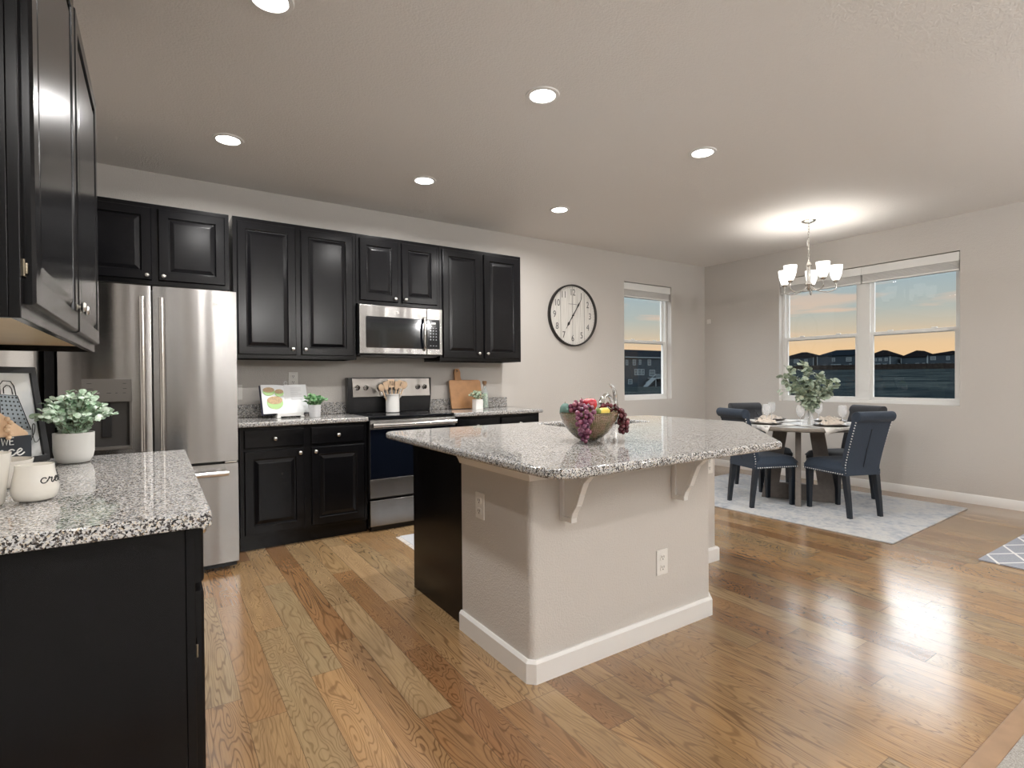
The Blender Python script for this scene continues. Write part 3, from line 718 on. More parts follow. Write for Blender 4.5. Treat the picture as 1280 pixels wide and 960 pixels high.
# ================================================================ range
def range_stove():
    t = thing('range', 'stainless electric range with black glass cooktop and oven door', 'stove', (0, 0, 0))
    x0, x1, yf = 1.393, 2.146, 4.125
    obj('body', MB().box(x0+.004, x1-.004, yf+.05, 4.70, .02, .895), M['black_plastic'], t, .002)
    obj('cooktop', MB().prism(round_poly([(x0-.002, yf+.005), (x1+.002, yf+.005), (x1+.002, 4.655), (x0-.002, 4.655)], [.02, .02, 0, 0]), .896, .917), M['black_gloss'], t, .005)
    b_ = MB()
    for (cx, cy, r) in ((1.58, 4.27, .105), (1.95, 4.27, .085), (1.58, 4.50, .075), (1.96, 4.50, .095)):
        b_.lathe([(r-.002, 0), (r-.002, .0006), (r, .0006), (r, 0)], 48, (cx, cy, .917), cap=False)
    obj('burner_rings', b_, M['dark_void'], t)
    dr = obj('oven_door', MB().box(x0, x1, yf, yf+.05, .262, .880), M['black_plastic'], t, .004)
    obj('glass', MB().box(x0+.004, x1-.004, yf-.006, yf+.002, .420, .815), M['oven_glass'], dr, .003)
    obj('top_band', MB().box(x0, x1, yf-.008, yf+.002, .815, .884), M['steel'], dr, .003)
    obj('bottom_band', MB().box(x0, x1, yf-.008, yf+.002, .272, .418), M['steel'], dr, .003)
    mb = MB().tube([(x0+.012, yf-.050, .848), (x1-.012, yf-.050, .848)], .019, 16).box(x0+.02, x0+.05, yf-.05, yf, .838, .858).box(x1-.05, x1-.02, yf-.05, yf, .838, .858)
    obj('handle', mb, M['steel_v'], dr, smooth=50)
    badge(1.775, yf-.0085, .378, .014, dr)
    obj('storage_drawer', MB().box(x0, x1, yf-.006, yf+.05, .045, .250), M['steel'], t, .004)
    obj('kick', MB().box(x0+.02, x1-.02, yf+.03, yf+.06, 0, .045), M['black_plastic'], t)
    bg_ = obj('backguard', MB().prism([(4.655, .917), (4.625, 1.07), (4.625, 1.225), (4.70, 1.225), (4.70, .917)], x0-.018, x1+.012, 'x'), M['black_plastic'], t, .004)
    pn = obj('control_panel', MB().prism([(4.602, 1.055), (4.622, 1.218), (4.630, 1.218), (4.630, 1.055)], x0+.018, x1-.010, 'x'), M['steel_panel'], bg_, .003)
    def py(z): return 4.602+(z-1.055)/.163*.020
    for x in (1.455, 1.528, 2.016, 2.082):
        k = MB().lathe([(.024, 0), (.024, .006), (.019, .008), (.017, .026), (.014, .028), (.0001, .028)], 20, axis='y', cap=False).box(-.004, .004, .02, .034, -.017, .017).xform(Matrix.Translation((x, py(1.14), 1.14)) @ Matrix.Rotation(PI+math.radians(7), 4, 'X'))
        obj('knob', k, M['chrome'], pn, smooth=30)
    obj('display', MB().box(1.690, 1.860, py(1.19)-.005, py(1.19)+.006, 1.085, 1.190), M['black_gloss'], pn, .002)
M['oven_glass'] = pbr('dark_oven_glass', (.004, .006, .012), .08, spec=.6)
range_stove()
M['rug'] = None

# ================================================================ faucet
def faucet():
    t = thing('faucet', 'chrome arched kitchen faucet with a raised lever handle behind the fruit bowl', 'faucet', (2.815, 2.868, .914))
    obj('base', MB().lathe([(.030, 0), (.030, .006), (.024, .010), (.022, .06), (.024, .10), (.022, .115), (.0001, .120)], 24), M['chrome'], t, smooth=50)
    pts = [(0, 0, .06), (-.03, -.008, .11), (-.08, -.03, .155), (-.145, -.06, .170), (-.205, -.09, .150), (-.235, -.105, .110)]
    c = catmull(pts, 6); obj('spout', MB().tube(c, [.019-.006*abs(math.sin(PI*i/len(c)))+.004*(i/len(c)) for i in range(len(c))], 14), M['chrome'], t, smooth=60)
    pts = [(0, 0, .11), (.002, 0, .165), (-.012, -.004, .205), (-.045, -.012, .235), (-.070, -.020, .243)]
    c = catmull(pts, 6); obj('lever', MB().tube(c, [.021*(1-.72*i/len(c)) for i in range(len(c))], 12), M['chrome'], t, smooth=60)
faucet()

# ================================================================ fruit bowl
def mat_bowl():
    m, nt, b = newmat('amber_textured_glass')
    o = nt.obj(); s = nt.sep(o)
    ang = nt.math('ARCTAN2', s[1], s[0])
    wv = nt.math('MULTIPLY', nt.math('SINE', nt.math('ADD', nt.math('MULTIPLY', ang, 46.0), nt.math('MULTIPLY', s[2], 420.0))), nt.math('SINE', nt.math('SUBTRACT', nt.math('MULTIPLY', ang, 46.0), nt.math('MULTIPLY', s[2], 420.0))))
    n = nt.noise(o, 14, 2)
    c = nt.ramp(n.outputs[0], [(.32, (.07, .055, .012)), (.47, (.20, .15, .055)), (.60, (.36, .20, .13)), (.75, (.20, .21, .07))])
    c = nt.mix(nt.ramp(wv, [(.2, 0), (.8, .45)]), c, (.70, .62, .42))
    nt.l.new(c, b.inputs['Base Color']); b.inputs['Roughness'].default_value = .15; b.inputs['Coat Weight'].default_value = .8
    b.inputs['Transmission Weight'].default_value = .25
    nt.l.new(nt.bump(wv, .8, .003), b.inputs['Normal']); return m
BX, BY, BZ = 1.700, 1.905, .914
def fruit():
    prof_o = [(.034, 0), (.044, .004), (.068, .018), (.092, .040), (.114, .070), (.130, .100), (.140, .132)]
    prof = [(.0001, 0)] + prof_o + [(.132, .132)] + [(r-.006, z+.004) for r, z in prof_o[::-1]] + [(.0001, .008)]
    bo = obj('fruit_bowl', MB().lathe(prof, 64, cap=False), mat_bowl(), None, smooth=60); bo.location = (BX, BY, BZ)
    tag(bo, 'amber textured glass bowl full of fruit on the island', 'bowl')
    bo.rotation_euler = (0, 0, .3)
    # view basis for laying fruit out: right-hand direction and toward the kitchen front
    R = Vector((.79, -.61, 0)); N = Vector((-.66, -.75, 0)).normalized()
    def W(a, b_, z): return Vector((BX, BY, BZ)) + R*a + N*b_ + Vector((0, 0, z))
    def grape_mat(name, c1, c2):
        m, nt, b = newmat(name); o = nt.obj()
        oi = nt.node('ShaderNodeObjectInfo'); nt.l.new(nt.mix(oi.outputs['Random'], c1, c2), b.inputs['Base Color'])
        b.inputs['Roughness'].default_value = .22; b.inputs['Subsurface Weight'].default_value = .15; b.inputs['Subsurface Radius'].default_value = (.01, .004, .004); b.inputs['Coat Weight'].default_value = .3
        return m
    def bunch(label, mat, pts, r, fall=None):
        c = sum(pts, Vector())/len(pts)
        t = thing('grape_bunch', label, 'grapes', tuple(c))
        me = MB().ball((0, 0, 0), r, 10).mesh('grape', mat, 80)
        for p in pts:
            g = bpy.data.objects.new('grape', me); COL.objects.link(g); g.parent = t; g.location = p-c; s = random.uniform(.88, 1.08); g.scale = (s, s, s*random.uniform(1, 1.12))
        q = [Vector(p)-c for p in pts]
        obj('stem', MB().tube(catmull([q[0]+Vector((0, 0, r*1.3)), (q[0]+q[len(q)//2])/2, q[-1]], 5), .002, 5), M['stem'], t)
    rnd = random.Random(3)
    def pack(centres, r, n):
        pts = []; tries = 0
        while len(pts) < n and tries < 20000:
            tries += 1
            k = rnd.uniform(0, len(centres)-1); i = int(k); f = k-i
            c, w_ = centres[i][0].lerp(centres[min(i+1, len(centres)-1)][0], f), centres[i][1]*(1-f)+centres[min(i+1, len(centres)-1)][1]*f
            d_ = Vector((rnd.gauss(0, 1), rnd.gauss(0, 1), rnd.gauss(0, 1))).normalized()*w_*rnd.uniform(.55, 1)
            p = c+d_
            if all((p-q).length > r*1.62 for q in pts): pts.append(p)
        pts.sort(key=lambda p: -p.z); return pts
    def outside(pts, extra=.004, r=.011):
        out_ = []
        for p in pts:
            z = p.z-BZ; x = Vector((p.x-BX, p.y-BY)); rad = .048+(.140-.048)*max(0, min(1, (z/.130)))**.62
            if z < .132+r and x.length < rad+r+extra and x.dot(Vector((N.x, N.y))) > -.4*x.length: x = x.normalized()*(rad+r+extra)
            out_.append(Vector((BX+x.x, BY+x.y, max(p.z, BZ+r+.001))))
        good = []
        for p in out_:
            if all((p-q).length > r*1.35 for q in good): good.append(p)
        return good
    pm = grape_mat('purple_grape_skin', (.075, .014, .050), (.26, .075, .13)); pk = grape_mat('pink_grape_skin', (.13, .025, .065), (.34, .11, .15)); dk = grape_mat('dark_red_grape_skin', (.05, .006, .010), (.17, .035, .048))
    cs = [(W(-.005, .09, .145), .034), (W(-.018, .135, .115), .033), (W(-.022, .14, .075), .030), (W(-.020, .14, .040), .022), (W(-.012, .13, .014), .010)]
    bunch('long bunch of purple grapes hanging over the front of the bowl', pm, outside(pack(cs, .0115, 60)), .0115)
    bunch('small cluster of pink-purple grapes standing up at the left of the bowl', pk, pack([(W(-.060, .030, .152), .030), (W(-.038, .020, .175), .018)], .0115, 20), .0115)
    cs = [(W(.075, -.020, .152), .022), (W(.115, .0, .150), .018), (W(.150, .015, .125), .020), (W(.162, .018, .085), .024), (W(.160, .018, .048), .018)]
    bunch('dark red grape bunch hanging over the right rim of the bowl', dk, outside(pack(cs, .0108, 50), r=.0108), .0108)
    def fr(name, label, cat, c, prof, mat, stemh=.012, tilt=(0, 0)):
        t = thing(name, label, cat, tuple(c)); t.rotation_euler = (tilt[0], tilt[1], 0)
        obj('flesh', MB().lathe(prof, 28, cap=False), mat, t, smooth=80)
        obj('stem', MB().tube([(0, 0, prof[-1][1]-.004), (.002, 0, prof[-1][1]+stemh*.6), (.005, .001, prof[-1][1]+stemh)], .0016, 6), M['stem'], t)
    fr('apple', 'shiny red apple at the top of the fruit bowl', 'apple', W(.004, -.005, .170), [(.0001, -.026), (.012, -.031), (.026, -.025), (.036, -.004), (.034, .016), (.022, .027), (.010, .028), (.0001, .020)], pbr('red_apple_skin', (.48, .025, .045), .25, coat=.5, var=(30, .35)))
    fr('pear', 'yellow pear lying at the right in the fruit bowl', 'pear', W(.060, .030, .122), [(.0001, -.030), (.016, -.030), (.030, -.018), (.034, 0), (.028, .018), (.017, .034), (.010, .042), (.0001, .044)], pbr('yellow_pear_skin', (.72, .55, .10), .35, var=(30, .2)), tilt=(.3, .9))
    fr('lime', 'small dark green lime beside the yellow pear', 'lime', W(.042, .05, .136), [(.0001, -.018), (.010, -.016), (.016, -.004), (.014, .010), (.005, .019), (.0001, .021)], pbr('green_lime_skin', (.16, .22, .05), .4), .02)
    fr('pear', 'blue-green artificial pear leaning at the left rim of the bowl', 'pear', W(-.108, .010, .142), [(.0001, -.034), (.014, -.033), (.028, -.018), (.030, 0), (.025, .018), (.016, .030), (.009, .034), (.0001, .036)], pbr('teal_speckled_skin', (.12, .22, .19), .6, var=(60, .4), bump=(120, .3, .002)), .006, (.2, -.35))
    fr('apple', 'pale green apple filling the bottom of the fruit bowl', 'apple', W(.00, .0, .072), [(.0001, -.034), (.022, -.038), (.048, -.024), (.056, 0), (.046, .026), (.02, .036), (.0001, .030)], pbr('green_apple_skin', (.35, .40, .10), .3))
fruit()

# ================================================================ lettering by strokes
GL = {  # handwritten strokes: list of polylines in a 0..1 em box
 'c': ([[(.62, .42), (.50, .52), (.28, .48), (.14, .25), (.26, .04), (.50, .04), (.75, .22)]], .66),
 'r': ([[(0, .20), (.18, .40), (.24, .56), (.30, .46), (.52, .48), (.44, .20), (.48, .03), (.62, .06), (.75, .22)]], .70),
 'e': ([[(0, .20), (.30, .26), (.52, .42), (.40, .55), (.20, .40), (.16, .16), (.32, .02), (.52, .06), (.72, .22)]], .68),
 'a': ([[(.58, .44), (.38, .54), (.16, .38), (.14, .12), (.32, .03), (.52, .20), (.62, .50), (.54, .14), (.66, .03), (.84, .22)]], .80),
 't': ([[(0, .2), (.26, .60), (.34, 1.0), (.26, .30), (.34, .04), (.52, .06), (.66, .22)], [(.06, .70), (.54, .76)]], .60),
 'd': ([[(.56, .44), (.36, .54), (.14, .36), (.14, .12), (.30, .02), (.50, .18), (.66, .60), (.74, 1.05), (.60, .40), (.58, .10), (.70, .02), (.86, .2)]], .82),
 'n': ([[(0, .2), (.14, .46), (.18, .52), (.16, .02), (.22, .30), (.42, .52), (.54, .40), (.50, .12), (.60, .02), (.76, .2)]], .72),
 'f': ([[(0, .2), (.22, .50), (.40, 1.0), (.30, 1.08), (.20, .70), (.14, .10), (.10, -.35), (.20, -.38), (.24, -.05), (.14, .10), (.45, .20)]], .42),
 'u': ([[(0, .2), (.14, .50), (.10, .16), (.24, .02), (.44, .20), (.52, .50), (.48, .14), (.58, .02), (.74, .2)]], .70),
 'l': ([[(0, .2), (.26, .60), (.36, 1.0), (.24, 1.06), (.14, .50), (.18, .06), (.34, .02), (.52, .2)]], .46),
 'W': ([[(.02, .95), (.20, .02), (.40, .75), (.60, .02), (.80, .95)]], .92),
 'E': ([[(.55, .95), (.08, .95), (.08, .02), (.55, .02)], [(.08, .5), (.45, .5)]], .66),
}
def script_text(txt, size, thick, fmap, smooth=True, space=1.0):
    mb = MB(); x = 0; tot = sum(GL[c][1] for c in txt)*space if txt.strip() else 0
    for ch in txt:
        for st in GL[ch][0]:
            p = [((x+a-tot/2)*size, b_*size, 0) for a, b_ in st]
            p = catmull(p, 5) if smooth else [Vector(q) for q in p]
            mb.tube([fmap(q[0], q[1]) for q in p], thick, 5)
        x += GL[ch][1]*space
    return mb
def text_mesh(txt, size, depth, mat):
    cu = bpy.data.curves.new('lettering', 'FONT'); cu.body = txt; cu.size = size; cu.extrude = depth; cu.align_x = 'CENTER'; cu.align_y = 'CENTER'
    o = bpy.data.objects.new('lettering', cu); COL.objects.link(o); dg = bpy.context.evaluated_depsgraph_get()
    me = bpy.data.meshes.new_from_object(o.evaluated_get(dg)); bpy.data.objects.remove(o); bpy.data.curves.remove(cu)
    me.materials.clear(); me.materials.append(mat); return me

# ================================================================ plants
def leaf(mb, p, d, up, L, Wd, cup=.15, rnd_tip=False):
    d = d.normalized(); s = d.cross(up)
    if s.length < 1e-3: s = d.orthogonal()
    s.normalize(); n = s.cross(d)
    shape = [(0, 0), (.25, .42), (.55, .5), (.82, .34), (1, 0)] if not rnd_tip else [(0, 0), (.2, .40), (.5, .52), (.8, .42), (1, 0)]
    vs = []; k = len(shape)
    for a, w_ in shape: vs.append(p + d*L*a + n*(-cup*L*a*a))
    for a, w_ in shape[1:-1]: vs.append(p + d*L*a + s*Wd*w_ + n*(cup*Wd*.5 - cup*L*a*a))
    for a, w_ in shape[1:-1]: vs.append(p + d*L*a - s*Wd*w_ + n*(cup*Wd*.5 - cup*L*a*a))
    Lf = [k, k+1, k+2]; Rf = [k+3, k+4, k+5]
    fs = [(0, 1, Lf[0]), (1, 2, Lf[1], Lf[0]), (2, 3, Lf[2], Lf[1]), (3, 4, Lf[2]), (0, Rf[0], 1), (1, Rf[0], Rf[1], 2), (2, Rf[1], Rf[2], 3), (3, Rf[2], 4)]
    mb.add([tuple(v) for v in vs], fs)
def bushy(root, z, spread, height, nst, nl, L, Wd, mat, rnd, flat=.6, name='foliage', droop=0):
    mb = MB(); stems = MB()
    for i in range(nst):
        a = rnd.uniform(0, 2*PI); q = rnd.uniform(.05, 1)**.6
        tip = Vector((math.cos(a)*spread*q, math.sin(a)*spread*q, z+height*(1-.55*q*q)*rnd.uniform(.72, 1.1)))
        b0 = Vector((math.cos(a)*spread*.12*q, math.sin(a)*spread*.12*q, z))
        mid = b0.lerp(tip, .5)+Vector((0, 0, height*.12))
        path = catmull([b0, mid, tip], 6)
        stems.tube(path, .0011, 4)
        for j in range(nl):
            f = .22+.78*j/(nl-1); p = path[min(len(path)-1, int(f*(len(path)-1)))]
            for s_ in (0, 1):
                an = j*2.4+s_*PI+rnd.uniform(-.3, .3)
                d_ = Vector((math.cos(an), math.sin(an), flat*rnd.uniform(.2, 1.2)-droop)) 
                leaf(mb, p, d_, Vector((rnd.gauss(0, .8), rnd.gauss(-.5, .8), .8)), L*rnd.uniform(.7, 1.15), Wd*rnd.uniform(.7, 1.15), .2)
    obj(name, mb, mat, root, smooth=60); obj('stems', stems, M['stem'], root)
rnd = random.Random(11)
t = thing('potted_plant', 'bushy grey-green plant in a rounded white pot in the left foreground', 'potted plant', (-.250, 2.50, .914))
obj('pot', MB().lathe([(.0001, .001), (.036, .001), (.046, .005), (.055, .020), (.0595, .042), (.0605, .110), (.0565, .110), (.055, .092), (.0001, .090)], 48, cap=False), M['ceramic_matte'], t, smooth=50)
obj('soil', MB().lathe([(.0001, .102), (.056, .098)], 24, cap=False), M['soil'], t)
bushy(t, .095, .120, .155, 80, 9, .020, .019, M['boxwood'], rnd, .9)
t = thing('potted_plant', 'small bright green plant in a grey-white cup beside the cookbook', 'potted plant', (1.048, 4.405, .914))
obj('pot', MB().lathe([(.0001, .001), (.040, .001), (.042, .004), (.045, .098), (.041, .098), (.040, .085), (.0001, .083)], 32, cap=False), pbr('speckled_white_cup', (.70, .70, .72), .4, var=(80, .12)), t, smooth=50)
bushy(t, .085, .085, .095, 24, 6, .030, .020, M['green_leaf'], rnd)
t = thing('potted_plant', 'cream-flowered greenery in a small white pot before the cutting board', 'potted plant', (2.575, 4.475, .914))
obj('pot', MB().prism(round_poly([(-.040, -.040), (.040, -.040), (.040, .040), (-.040, .040)], .010), 0, .098), M['ceramic'], t, .003)
bushy(t, .096, .085, .080, 30, 6, .017, .014, M['flower_leaf'], rnd)

# ================================================================ peninsula decor
# framed print leaning against the wall
FR = thing('framed_print', 'black framed cheese grater print leaning behind the plants at the left edge', 'picture', (-.468, 2.475, .915), 0)
FRw, FRh = .40, .35
frm = MB().box(-FRw/2, FRw/2, -.018, 0, 0, .022).box(-FRw/2, FRw/2, -.018, 0, FRh-.022, FRh).box(-FRw/2, -FRw/2+.022, -.018, 0, .022, FRh-.022).box(FRw/2-.022, FRw/2, -.018, 0, .022, FRh-.022)
obj('frame', frm, pbr('black_picture_frame', (.022, .024, .028), .35), FR, .002)
mpa, nt, b = newmat('watercolour_paper'); n_ = nt.noise(nt.obj(), 9, 4); nt.l.new(nt.ramp(n_.outputs[0], [(.35, (.66, .70, .74)), (.6, (.82, .83, .83))]), b.inputs['Base Color']); b.inputs['Roughness'].default_value = .3; b.inputs['Coat Weight'].default_value = .6
obj('print', MB().box(-FRw/2+.018, FRw/2-.018, -.010, -.004, .018, FRh-.018), mpa, FR)
gx = .098
gr = MB()
gbody = [(gx-.050, .135), (gx+.052, .120), (gx+.022, .245), (gx-.040, .252)]
gr.prism(gbody, -.0112, -.0102, 'y')
obj('grater_drawing', gr, pbr('grey_blue_wash', (.36, .42, .47), .6), FR)
ln = MB()
def fline(pts, w_=.0014): ln.tube([(a, -.0118, b_) for a, b_ in pts], w_, 5)
fline(gbody+[gbody[0]]); fline([(gx-.036, .252), (gx-.034, .285), (gx-.02, .300), (gx+.006, .298), (gx+.016, .280), (gx+.018, .246)]); fline([(gx-.024, .254), (gx-.022, .274), (gx-.01, .284), (gx, .282), (gx+.006, .270), (gx+.007, .25)])
fline([(gx-.050, .135), (gx-.085, .165), (gx-.048, .25)])
for r_ in range(8):
    for c_ in range(5):
        u_ = (c_+.5)/5; v_ = (r_+.5)/8
        xb = gbody[0][0]*(1-u_)+gbody[1][0]*u_; xt = gbody[3][0]*(1-u_)+gbody[2][0]*u_; zb = gbody[0][1]*(1-u_)+gbody[1][1]*u_; zt = gbody[3][1]*(1-u_)+gbody[2][1]*u_
        ln.lathe([(.0001, 0), (.0036, 0)], 8, (xb+(xt-xb)*v_, -.0117, zb+(zt-zb)*v_), 'y', cap=False)
obj('ink_drawing', ln, M['black_ink'], FR)
obj('ink_lettering', script_text('ful', .062, .0011, lambda a, b_: (.125+a, -.0118, .072+b_)), M['black_ink'], FR)
FR.rotation_euler = (math.radians(-9), 0, math.radians(52))
# chalkboard sign on a wooden easel with beads
SG = thing('chalkboard_sign', 'small black sign with white lettering propped in front of the framed print', 'sign', (-.430, 2.29, .935), math.radians(44))
obj('board', MB().box(-.11, .11, -.008, 0, .0, .098), pbr('slate_black', (.022, .028, .036), .6), SG, .001)
obj('wooden_back', MB().prism([(-.116, -.001), (.116, -.001), (.106, .107), (.0, .20), (-.05, .20), (-.116, .107)], .001, .009, 'y'), M['wood_light'], SG, .001)
obj('lettering', script_text('WE', .024, .0015, lambda a, b_: (.040+a, -.0092, .072+b_), False), M['white_ink'], SG)
obj('lettering', script_text('dance', .039, .0022, lambda a, b_: (.014+a, -.0092, .036+b_)), M['white_ink'], SG)
bd = MB()
for i in range(6): bd.ball((.040+.006*math.sin(i*2.0), -.012, .096+i*.012), .0075, 8)
obj('wooden_beads', bd, M['wood_light'], SG)
# mugs and pots
def cup(label, loc, prof, mat, name='mug', handle=None, rz=0):
    t = thing(name, label, 'mug' if name == 'mug' else 'pot', loc, rz)
    obj('cup', MB().lathe(prof, 48, cap=False), mat, t, smooth=50)
    if handle: obj('handle', MB().tube(catmull(handle, 6), [.0055]*((len(handle)-1)*6+1), 10), mat, t, smooth=60)
    return t
mug_prof = [(.0001, .001), (.030, .001), (.040, .006), (.0455, .018), (.0465, .032), (.043, .055), (.0385, .078), (.0378, .090), (.0355, .090), (.0360, .078), (.040, .055), (.042, .030), (.035, .010), (.0001, .008)]
mg = cup('cream mug with black handwritten lettering nearest the counter edge', (-.253, 1.765, .914), mug_prof, M['cream_ceramic'], handle=[(.036, 0, .078), (.056, 0, .078), (.066, 0, .055), (.060, 0, .030), (.044, 0, .026)], rz=math.radians(72))
def mugmap(a, b_):
    z = .046+b_; r = .0452-.10*max(0, z-.045); an = math.radians(-80)+a/.046
    return (r*math.cos(an), r*math.sin(an), z)
obj('lettering', script_text('create', .0250, .0013, mugmap), M['black_ink'], mg)
cup('tall white tapered pot cut off by the left edge of the photo', (-.345, 1.745, .914), [(.0001, .001), (.036, .001), (.040, .006), (.053, .125), (.049, .125), (.037, .010), (.0001, .009)], M['cream_ceramic'], 'pot')
cup('wide white pot behind the cream mug', (-.372, 2.04, .914), [(.0001, .001), (.055, .001), (.062, .006), (.078, .076), (.074, .076), (.058, .010), (.0001, .009)], M['cream_ceramic'], 'pot')

# ================================================================ counter things by the kitchen wall
BK = thing('book_stand', 'small white iron book stand holding the open cookbook', 'book stand', (.872, 4.515, .914), math.radians(6))
obj('ledge', MB().box(-.10, .10, -.055, -.01, .012, .026).box(-.10, .10, -.060, -.052, .012, .040), M['ceramic_matte'], BK, .003)
obj('foot', MB().box(-.105, -.075, -.065, .06, 0, .013), M['ceramic_matte'], BK, .004); obj('foot', MB().box(.075, .105, -.065, .06, 0, .013), M['ceramic_matte'], BK, .004)
obj('back_rest', MB().tube(catmull([(-.08, -.01, .02), (-.075, .045, .18), (-.03, .068, .245), (.03, .068, .245), (.075, .045, .18), (.08, -.01, .02)], 5), .004, 8).tube([(.012*math.cos(a*.6), .072, .268+.014*math.sin(a*.6)) for a in range(11)], .004, 8), M['ceramic_matte'], BK)
CB = thing('cookbook', 'open cookbook with a photo of green bowls on its left page', 'book', (.850, 4.497, .942), math.radians(6))
tilt = Matrix.Rotation(math.radians(-20), 4, 'X')
def page(sgn, th, y0):
    mb = MB(); vs = []; N_ = 8; Wp, Hp = .172, .235
    for k in range(2):
        for i in range(N_+1):
            u_ = i/N_; x = sgn*(u_*Wp); bulge = .014*math.sin(PI*min(1, u_*1.3)*.75)+.008*u_
            for z in (0, Hp): vs.append((x, y0-bulge-(th if k == 0 else 0), z))
    fs = []
    for i in range(N_):
        a = 2*i; fs.append((a, a+2, a+3, a+1)); b_ = 2*(N_+1)+2*i; fs.append((b_, b_+1, b_+3, b_+2)); fs.append((a, b_, b_+2, a+2)); fs.append((a+1, a+3, b_+3, b_+1))
    fs.append((0, 1, 2*(N_+1)+1, 2*(N_+1))); e_ = 2*N_; fs.append((e_, e_+1, 2*(N_+1)+e_+1, 2*(N_+1)+e_))
    mb.add(vs, fs); return mb.xform(tilt)
obj('page_block', page(-1, .012, .0), M['paper'], CB, smooth=40); obj('page_block', page(1, .010, .0), M['paper'], CB, smooth=40)
obj('cover', MB().box(-.178, .178, .001, .004, -.004, .239).xform(tilt), pbr('dark_book_cover', (.03, .03, .06), .4), CB)
def disc(x, z, rx, rz_, y, n=20): return [(x+rx*math.cos(2*PI*i/n), z+rz_*math.sin(2*PI*i/n)) for i in range(n)]
gb = MB(); fd = MB()
for (x, z, rx, rz_) in ((-.080, .085, .060, .052), (-.118, .178, .044, .034), (-.042, .165, .034, .030)):
    gb.prism(disc(x, z, rx, rz_, 0), -.0325, -.0316, 'y'); fd.prism(disc(x, z+rz_*.40, rx*.96, rz_*.62, 0), -.0333, -.0324, 'y')
obj('printed_bowls', gb.xform(tilt), pbr('printed_lime_green', (.38, .58, .24), .5), CB)
obj('printed_food', fd.xform(tilt), pbr('printed_food_brown', (.46, .32, .18), .5, var=(120, .6)), CB)
lines = MB()
for i in range(9): lines.box(.045, .045+.085*(.7 if i % 4 == 3 else 1), -.0290, -.0282, .205-i*.012, .2065-i*.012)
obj('printed_text', lines.xform(tilt), pbr('grey_print', (.45, .45, .47), .6), CB)
# utensil crock on the range
CR = thing('utensil_crock', 'white ceramic utensil crock standing on the black cooktop', 'crock', (1.741, 4.53, .9175))
obj('crock', MB().lathe([(.0001, .001), (.056, .001), (.060, .005), (.060, .150), (.064, .153), (.064, .162), (.056, .162), (.054, .02), (.0001, .018)], 40, cap=False), M['ceramic'], CR, smooth=40)
for s in (-1, 1): obj('handle', MB().tube([(s*.060, 0, .150), (s*.074, 0, .148), (s*.076, 0, .136), (s*.060, 0, .130)], .005, 8), M['ceramic'], CR)
def utensil(kind, x, lean, ly, yy, label, L=.27):
    t = thing('wooden_spoon' if kind != 'spatula' else 'wooden_spatula', label, 'wooden utensil', (1.741+x, 4.53+yy, .938)); t.rotation_euler = (ly, lean, 0)
    mb = MB().tube([(0, 0, 0), (0, 0, L*.74)], .0055, 10); 
    obj('handle', mb, M['wood_light'], t)
    if kind == 'spoon': obj('bowl', MB().ball((0, 0, L*.87), .026, 12, 1.0, .28, 1.35), M['wood_light'], t, smooth=60)
    elif kind == 'slot':
        p = round_poly([(-.026, L*.74), (.026, L*.74), (.030, L), (-.030, L)], .008)
        bl = obj('blade', slab_mesh('blade', p, [[(a-.003, L*.80), (a-.003, L*.95), (a+.003, L*.95), (a+.003, L*.80)] for a in (-.013, 0, .013)], -.003, .003, M['wood_light']), None, t)
        for v in bl.data.vertices: x_, y_, z_ = v.co; v.co = (x_, -z_, y_)
    else: obj('blade', MB().prism(round_poly([(-.014, L*.70), (.014, L*.70), (.028, L), (-.022, L*.97)], .008), -.003, .003, 'y'), M['wood_light'], t, .001)
utensil('spoon', -.018, -.42, .10, .006, 'wooden spoon leaning furthest left in the white crock', .250)
utensil('spatula', -.012, -.22, -.06, -.012, 'wooden spatula second from the left in the crock', .262)
utensil('slot', .000, -.03, -.12, -.018, 'slotted wooden turner in the middle of the crock', .272)
utensil('spatula', .010, .12, .10, .012, 'wooden spatula right of the slotted turner', .262)
utensil('slot', .016, .27, -.05, -.006, 'slotted wooden turner leaning right in the crock', .268)
utensil('spoon', .022, .40, .05, .014, 'wooden spoon leaning furthest right in the white crock', .272)
# cutting board
CBD = thing('cutting_board', 'square wooden cutting board with round handle leaning on the wall', 'cutting board', (2.540, 4.640, .9155)); CBD.rotation_euler = (math.radians(-12), 0, 0)
hole = [(-.065+.009*math.cos(a*PI/6), .375+.009*math.sin(a*PI/6)) for a in range(12)]
ob = round_poly([(-.165, 0), (.185, 0), (.185, .285), (-.030, .285), (-.034, .320), (-.030, .360), (-.042, .400), (-.088, .400), (-.100, .360), (-.096, .320), (-.100, .285), (-.165, .285)], [.015, .015, .03, .01, .01, .01, .02, .02, .01, .01, .01, .02], 4)
me = slab_mesh('board', ob, [hole], 0, .018, M['wood_board'])
for v in me.vertices: x_, y_, z_ = v.co; v.co = (x_, -z_, y_)
me.flip_normals(); obj('board', me, None, CBD, .003)
# bottle
BT = thing('glass_bottle', 'clear patterned glass bottle with cork beside the flower pot', 'bottle', (2.690, 4.535, .914))
obj('glass', MB().lathe([(.0001, .002), (.034, .002), (.037, .008), (.037, .150), (.030, .178), (.016, .200), (.015, .235), (.018, .240), (.013, .240), (.012, .200), (.026, .175), (.033, .148), (.033, .010), (.0001, .008)], 28, cap=False), M['bottle_glass'], BT, smooth=50)
obj('cork', MB().lathe([(.0125, .222), (.0155, .242), (.021, .243), (.021, .272), (.0001, .273)], 20), pbr('brown_cork', (.30, .17, .09), .8, var=(90, .3)), BT)
obj('leaf_filling', MB().lathe([(.0001, .012), (.030, .012), (.030, .12), (.024, .155), (.0001, .16)], 20), M['flower_leaf'], BT)

